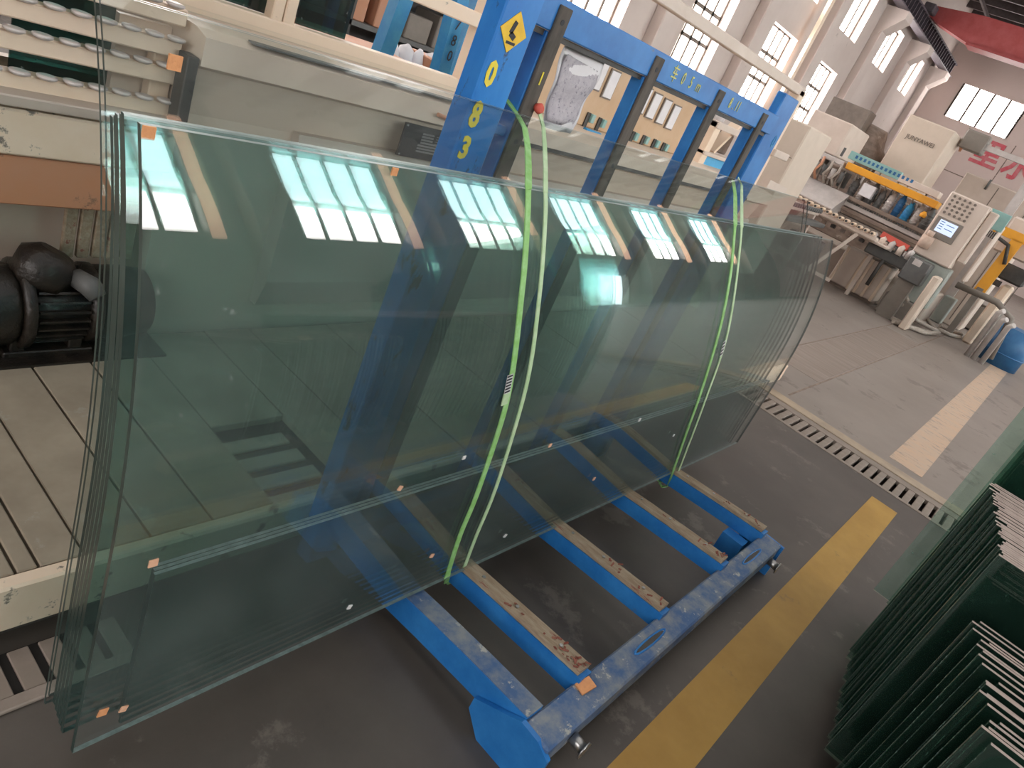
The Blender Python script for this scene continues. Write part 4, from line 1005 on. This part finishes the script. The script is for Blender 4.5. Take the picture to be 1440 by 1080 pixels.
# control panel
CP = thing('operator_console', (12.9, 1.75, 0), 'pale upright control panel with keypad and a lit blue-white screen', 'control panel')
XP = 12.55
pts = [yz(x, y, XP) for x, y in ((1339, 268), (1284, 352), (1330, 384), (1404, 302), (1378, 283))]
yL = max(p[0] for p in pts); yR = pts[2][0]; yW = pts[3][0]; zT = pts[0][1]; zB = pts[1][1]
pn = box('panel_body', XP, XP+0.30, yR, yL, zB-0.02, zT, M['pale'], CP, 0.02)
box('panel_wing', XP+0.10, XP+0.30, yW, yR-0.005, zB+0.12, zT-0.04, M['pale'], CP, 0.015)
y, z = yz(1330, 322, XP)
sc = box('screen_bezel', XP-0.015, XP+0.01, y-0.19, y+0.19, z-0.17, z+0.13, M['greybox'], pn, 0.006)
box('screen', XP-0.022, XP-0.012, y-0.13, y+0.13, z-0.08, z+0.10, M['screen'], sc)
tx = MB()
for k in range(4): tx.box(XP-0.0235, XP-0.0215, y+0.05, y+0.11, z+0.07-k*0.035, z+0.08-k*0.035)
for k in range(2): tx.box(XP-0.0235, XP-0.0215, y-0.10, y+0.02, z+0.05-k*0.06, z+0.06-k*0.06)
tx.build('screen_text', M['royal'], sc)
kb = None
for r_ in range(5):
    for c_ in range(5):
        yy = y + 0.15 - c_*0.075; zz = z + 0.20 + r_*0.062
        if kb is None: kb = MB().tube([(XP-0.012, yy, zz), (XP, yy, zz)], 0.020, 10).build('key', M['frame'], pn); ky, kz = yy, zz
        else: copy_part(kb, pn, 0, yy-ky, zz-kz)
        if c_ == 2: pass
box('panel_column', XP+0.05, XP+0.3, yR-0.05, yL-0.05, 0.35, zB-0.02, M['sage'], CP, 0.02)
box('panel_foot', XP+0.02, XP+0.33, yR+0.02, yL-0.02, 0.0, 0.35, M['greybox'], CP, 0.02)
sd = xbox('side_cabinet', (1350, 395), (1412, 318), XP+0.30, 0.4, M['pale'], CP, 0.02)
y, z = yz(1398, 312, XP+0.28); box('teal_cover', XP+0.26, XP+0.30, y-0.16, y+0.12, z-0.10, z+0.16, M['teal'], CP, 0.006)
for k in range(6): box('vent_slat', XP+0.25, XP+0.29, y-0.12+k*0.03, y-0.105+k*0.03, z-0.22, z-0.12, M['dark'], CP)
# dark grey box with label plus beige box beneath the panel
gbx = thing('junction_box', (12.4, 1.95, 0), 'dark grey box with a pale label below the control panel', 'box')
gb = xbox('box_body', (1272, 372), (1312, 372), 12.3, 0.35, M['dark_grey'], gbx, 0.02, z0=0.62, z1=0.98)
y, z = yz(1290, 370, 12.3); box('box_label', 12.292, 12.30, y-0.06, y+0.06, z-0.04, z+0.05, M['pale_grey'], gb)
box('box_stand', 12.38, 12.55, y-0.12, y+0.12, 0.0, 0.62, M['greybox'], gbx)
tag(xbox('beige_box', (1300, 405), (1328, 385), 12.1, 0.3, M['beige'], None, 0.02, z0=0.0, z1=0.88), 'pale beige upright box below the control panel, right of the dark grey one', 'box')
# red and cream fittings
b = MB(); y, z = yz(1258, 340, 12.5); b.bar((12.5, y+0.22, z+0.02), (12.5, y-0.22, z+0.0), 0.08, 0.09)
tag(b.build('red_clamp', M['bright_red']), 'bright red clamp bar on the grinding head left of the control panel', 'clamp')
for k in range(5):
    b = MB(); yy = y+0.30 - k*0.15; b.tube([(12.45, yy, z-0.15), (12.45, yy, z-0.04), (12.45, yy-0.03, z+0.0)], [0.05, 0.045, 0.03], 9)
    tag(b.build('valve_head', M['pale' if k % 2 else 'pale_grey']), nth(k+1) + ' small pale valve head from the left in the row under the red clamp', 'valve', 'valve heads under the clamp')
hd = thing('grinding_head', (12.6, 2.1, 0.5), 'dark grinding head assembly beneath the red clamp', 'machine')
box('carrier', 12.5, 13.3, 1.85, 2.65, z-0.32, z-0.15, M['dark_grey'], hd, 0.02)
b = MB(); b.tube([(12.5, 1.95, z+0.1), (12.5, 1.95, z+0.28)], 0.09, 14); b.tube([(12.5, 1.95, z+0.28), (12.5, 1.95, z+0.36)], 0.05, 12); b.build('head_motor', M['copper'], hd)
b = MB(); b.tube([(12.4, 2.3, z-0.3), (12.4, 2.3, 0.3)], 0.03, 8); b.build('support', M['dark'], hd)
# amber beacon
q = at(1299, 301, 'x', 12.9); b = MB(); b.tube([(12.9, q.y, q.z-0.05), (12.9, q.y, q.z+0.0), (12.9, q.y, q.z+0.04)], [0.05, 0.05, 0.02], 12)
tag(b.build('amber_beacon', M['yellow']), 'round amber knob at the right end of the slide rails', 'knob')

# hoses, pump, tanks on the floor right of the ribbed cabinet
HC = thing('hose_bundle', (12.6, 1.7, 0), 'tangle of dusty grey hoses on the floor under the control panel', 'hoses')
rnd = random.Random(3)
def zf(px, py, z=0.04): return at(px, py, 'z', z)
runs = [[(1268, 385, .55), (1275, 420, .35), (1288, 450, .08), (1318, 466, .04)], [(1270, 388, .5), (1290, 425, .2), (1306, 452, .05), (1318, 466, .04)],
        [(1254, 447, .05), (1280, 460, .04), (1305, 467, .04)], [(1256, 452, .04), (1275, 458, .04), (1300, 468, .04), (1320, 468, .05)],
        [(1265, 425, .3), (1272, 440, .1), (1282, 448, .04)], [(1268, 428, .25), (1280, 445, .06), (1300, 455, .04)], [(1318, 462, .05), (1334, 470, .04), (1350, 474, .04)], [(1322, 458, .05), (1338, 466, .04), (1352, 470, .04)]]
for rr in runs:
    pts = [at(px, py, 'x', 12.55 - (0.0 if z > .2 else 0)) if z > 0.2 else zf(px, py, z) for px, py, z in rr]
    b = MB(); b.tube(pts, 0.032, 8); b.build('hose', M['hose'], HC)
q = zf(1255, 435, 0.0)
pm = thing('pump', (q.x, q.y, 0), 'dusty copper coloured pump cylinder on the floor beside the hoses', 'pump')
b = MB(); b.tube([(q.x-.1, q.y+0.22, 0.14), (q.x-.1, q.y-0.22, 0.14)], 0.13, 14); b.build('pump_body', M['copper'], pm)
b = MB(); b.tube([(q.x-.1, q.y-0.05, 0.25), (q.x-.1, q.y-0.05, 0.5), (q.x-.1, q.y+0.05, 0.6)], [0.11, 0.10, 0.05], 12); b.build('pump_head', M['pale_grey'], pm)
for k, (pa, m, lab) in enumerate((((1313, 452), 'sage', 'left grey-green upright box among the pipes near the control panel'), ((1336, 448), 'sage', 'right pale grey-green upright box near the control panel'))):
    q = zf(*pa, 0.0); tag(box('upright_box', q.x, q.x+0.3, q.y-0.10, q.y+0.10, 0, 0.50+0.08*k, M[m], None, 0.015), lab, 'box')
q = zf(1322, 450, 0.0); b = MB(); b.bar((q.x-0.05, q.y+0.08, 0.1), (q.x+0.1, q.y-0.02, 0.66), 0.06, 0.03)
tag(b.build('blue_bar', M['blue_far']), 'slanting light blue bar between the grey-green boxes', 'bar')
q = zf(1372, 470, 0.0)
cr_ = thing('grey_crate', (q.x, q.y, 0), 'large plain grey-brown box on the floor left of the yellow jib', 'box')
ya, _ = yz(1352, 430, q.x); yb, _ = yz(1398, 455, q.x)
box('crate_body', q.x, q.x+0.7, yb, ya, 0.02, 0.52, M['greybox'], cr_, 0.02)
box('crate_lid', q.x-0.01, q.x+0.71, yb-0.01, ya+0.01, 0.52, 0.55, M['greybox'], cr_, 0.01)
for s_ in (ya-0.08, yb+0.04): box('foot', q.x+0.02, q.x+0.68, s_, s_+0.05, 0, 0.02, M['dark'], cr_)
b = MB(); p0 = at(1345, 400, 'x', 13.2); p1 = at(1402, 425, 'x', 13.2); p2 = at(1422, 448, 'x', 13.2)
b.tube([p0, p1, p2, (p2.x, p2.y-0.1, 0.1)], 0.05, 10)
tag(b.build('dark_pipe', M['greybox']), 'thick dark pipe bending down behind the grey-brown box', 'pipe')
# valve cluster, right edge
for k, (px, py) in enumerate(((1408, 452), (1418, 460), (1404, 440))):
    q = at(px, py, 'x', 13.0); b = MB(); b.tube([(13.0, q.y, 0.0), (13.0, q.y, max(.1, q.z)), (12.95, q.y-0.05, max(.16, q.z+0.06))], 0.04, 8)
    tag(b.build('pipe_fitting', M['pale_grey']), ('middle', 'nearest', 'farthest')[k] + ' of the three pale pipe fittings standing on the floor at the right edge', 'pipe', 'pipe fittings at the right edge')
# yellow jib
YJ = thing('yellow_jib', (14.0, 1.0, 0), 'orange-yellow jib arm leaning beside the beige boxes at the right edge', 'jib')
XJ = 14.2
j0 = at(1380, 405, 'x', XJ); j1 = at(1432, 338, 'x', XJ); j2 = at(1400, 320, 'x', XJ); j3 = at(1475, 352, 'x', XJ)
MB().bar((XJ, j0.y, 0), j0, 0.16, 0.10).build('mast_foot', M['greybox'], YJ)
MB().bar(j0 - Vector((0, 0, 0.1)), j1, 0.17, 0.12, up=(1, 0, 0)).build('mast', M['yellow'], YJ)
MB().bar(j2, j3, 0.14, 0.12, up=(1, 0, 0)).build('arm', M['yellow'], YJ)
b = MB(); h0 = at(1398, 330, 'x', XJ-0.1); h1 = at(1418, 345, 'x', XJ-0.1); h2 = at(1412, 372, 'x', XJ-0.1); b.tube([h0, h1, h2], 0.03, 8); b.build('air_hose', M['dark'], YJ)
# beige body behind the jib, blue drum and black parts
BB = thing('beige_gearbox', (14.5, 0.6, 0), 'beige machine body with dark openings behind the yellow jib', 'machine')
bb = xbox('body', (1395, 420), (1440, 385), 14.4, 0.6, M['cream'], BB, 0.03, z0=0.0, z1=1.1)
for q in ((1402, 398), (1425, 395)):
    y, z = yz(*q, X=14.4); box('port', 14.385, 14.40, y-0.06, y+0.06, z-0.05, z+0.05, M['dark'], bb)
xbox('arm_block', (1425, 355), (1470, 360), 14.3, 0.4, M['dark'], BB, 0.03, z0=1.15, z1=1.42)
y, z = yz(1440, 325, 14.4); tag(box('pale_box', 14.5, 14.9, y-0.3, y+0.25, 1.5, 2.1, M['pale'], None, 0.03), 'pale box with a round black port above the yellow jib at the right edge', 'box')
y, z = yz(1438, 425, 13.6)
b = MB(); b.tube([(13.8, y-0.2, 0.0), (13.8, y-0.2, 0.62)], 0.32, 20); b.tube([(13.8, y-0.2, 0.2), (13.8, y-0.2, 0.22)], 0.33, 20)
tag(b.build('blue_drum', M['royal']), 'dark blue drum on the floor at the right edge', 'drum')
# big cabinets behind the control panel
for (pa, pb, X, dep, z0_, lab) in (((1340, 262), (1440, 240), 15.6, 0.8, 0.0, 'large pale cabinet with seams behind the control panel'),):
    t = thing('switch_cabinet', (X, 1.2, 0), lab, 'cabinet')
    ya, za = yz(1330, 300, X); yb, zb3 = yz(1470, 300, X); 
    zt_ = yz(1372, 246, X)[1]
    bdy = box('cabinet_body', X, X+dep, yb, ya+0.1, 0.0, zt_, M['pale'], t, 0.02)
    for yy in (ya-0.5, ya-1.1, ya-1.7): box('door_seam', X-0.006, X, yy-0.008, yy+0.008, 0.1, zt_-0.05, M['frame'], bdy)
    box('shelf_seam', X-0.006, X, yb+0.1, ya, zt_-0.75, zt_-0.735, M['frame'], bdy)
    y, z = yz(1388, 262, X); b = MB(); b.tube([(X-0.02, y, z-0.06), (X-0.02, y, z+0.12)], 0.02, 8); b.build('handle', M['dark_grey'], bdy)
# swing arm with grey box
SA = thing('pendant_arm', (15.0, 1.8, 2.2), 'grey box on a horizontal swing arm below the far window', 'arm')
XA = 15.3
y, z = yz(1371, 200, XA); s_ = 0.20
xbx = box('arm_box', XA-0.1, XA+0.2, y-s_, y+s_, z-s_*0.8, z+s_*0.8, M['greybox'], SA, 0.02)
e0 = at(1380, 205, 'x', XA); e1 = at(1460, 236, 'x', XA); MB().bar(e0, e1, 0.09, 0.09, up=(1, 0, 0)).build('boom', M['pale_grey'], SA)
box('boom_post', XA, XA+0.12, e1.y-0.1, e1.y+0.05, 0, e1.z+0.05, M['pale_grey'], SA)
b = MB(); a_ = at(1356, 193, 'x', XA); c_ = at(1349, 213, 'x', XA); b.tube([a_, c_], 0.02, 6); b.tube([at(1362, 195, 'x', XA), c_], 0.02, 6); b.build('hook', M['brown'], SA)
# ceiling hung pipe along the wall
xq = at(1140, 60, 'y', YL-0.4).x; b = MB(); b.box(xq-0.1, xq+0.12, YL-0.42, YL-0.30, 0, ZC); 
tag(b.build('wall_pipe', M['cream']), 'yellowish downpipe on the window wall', 'pipe')
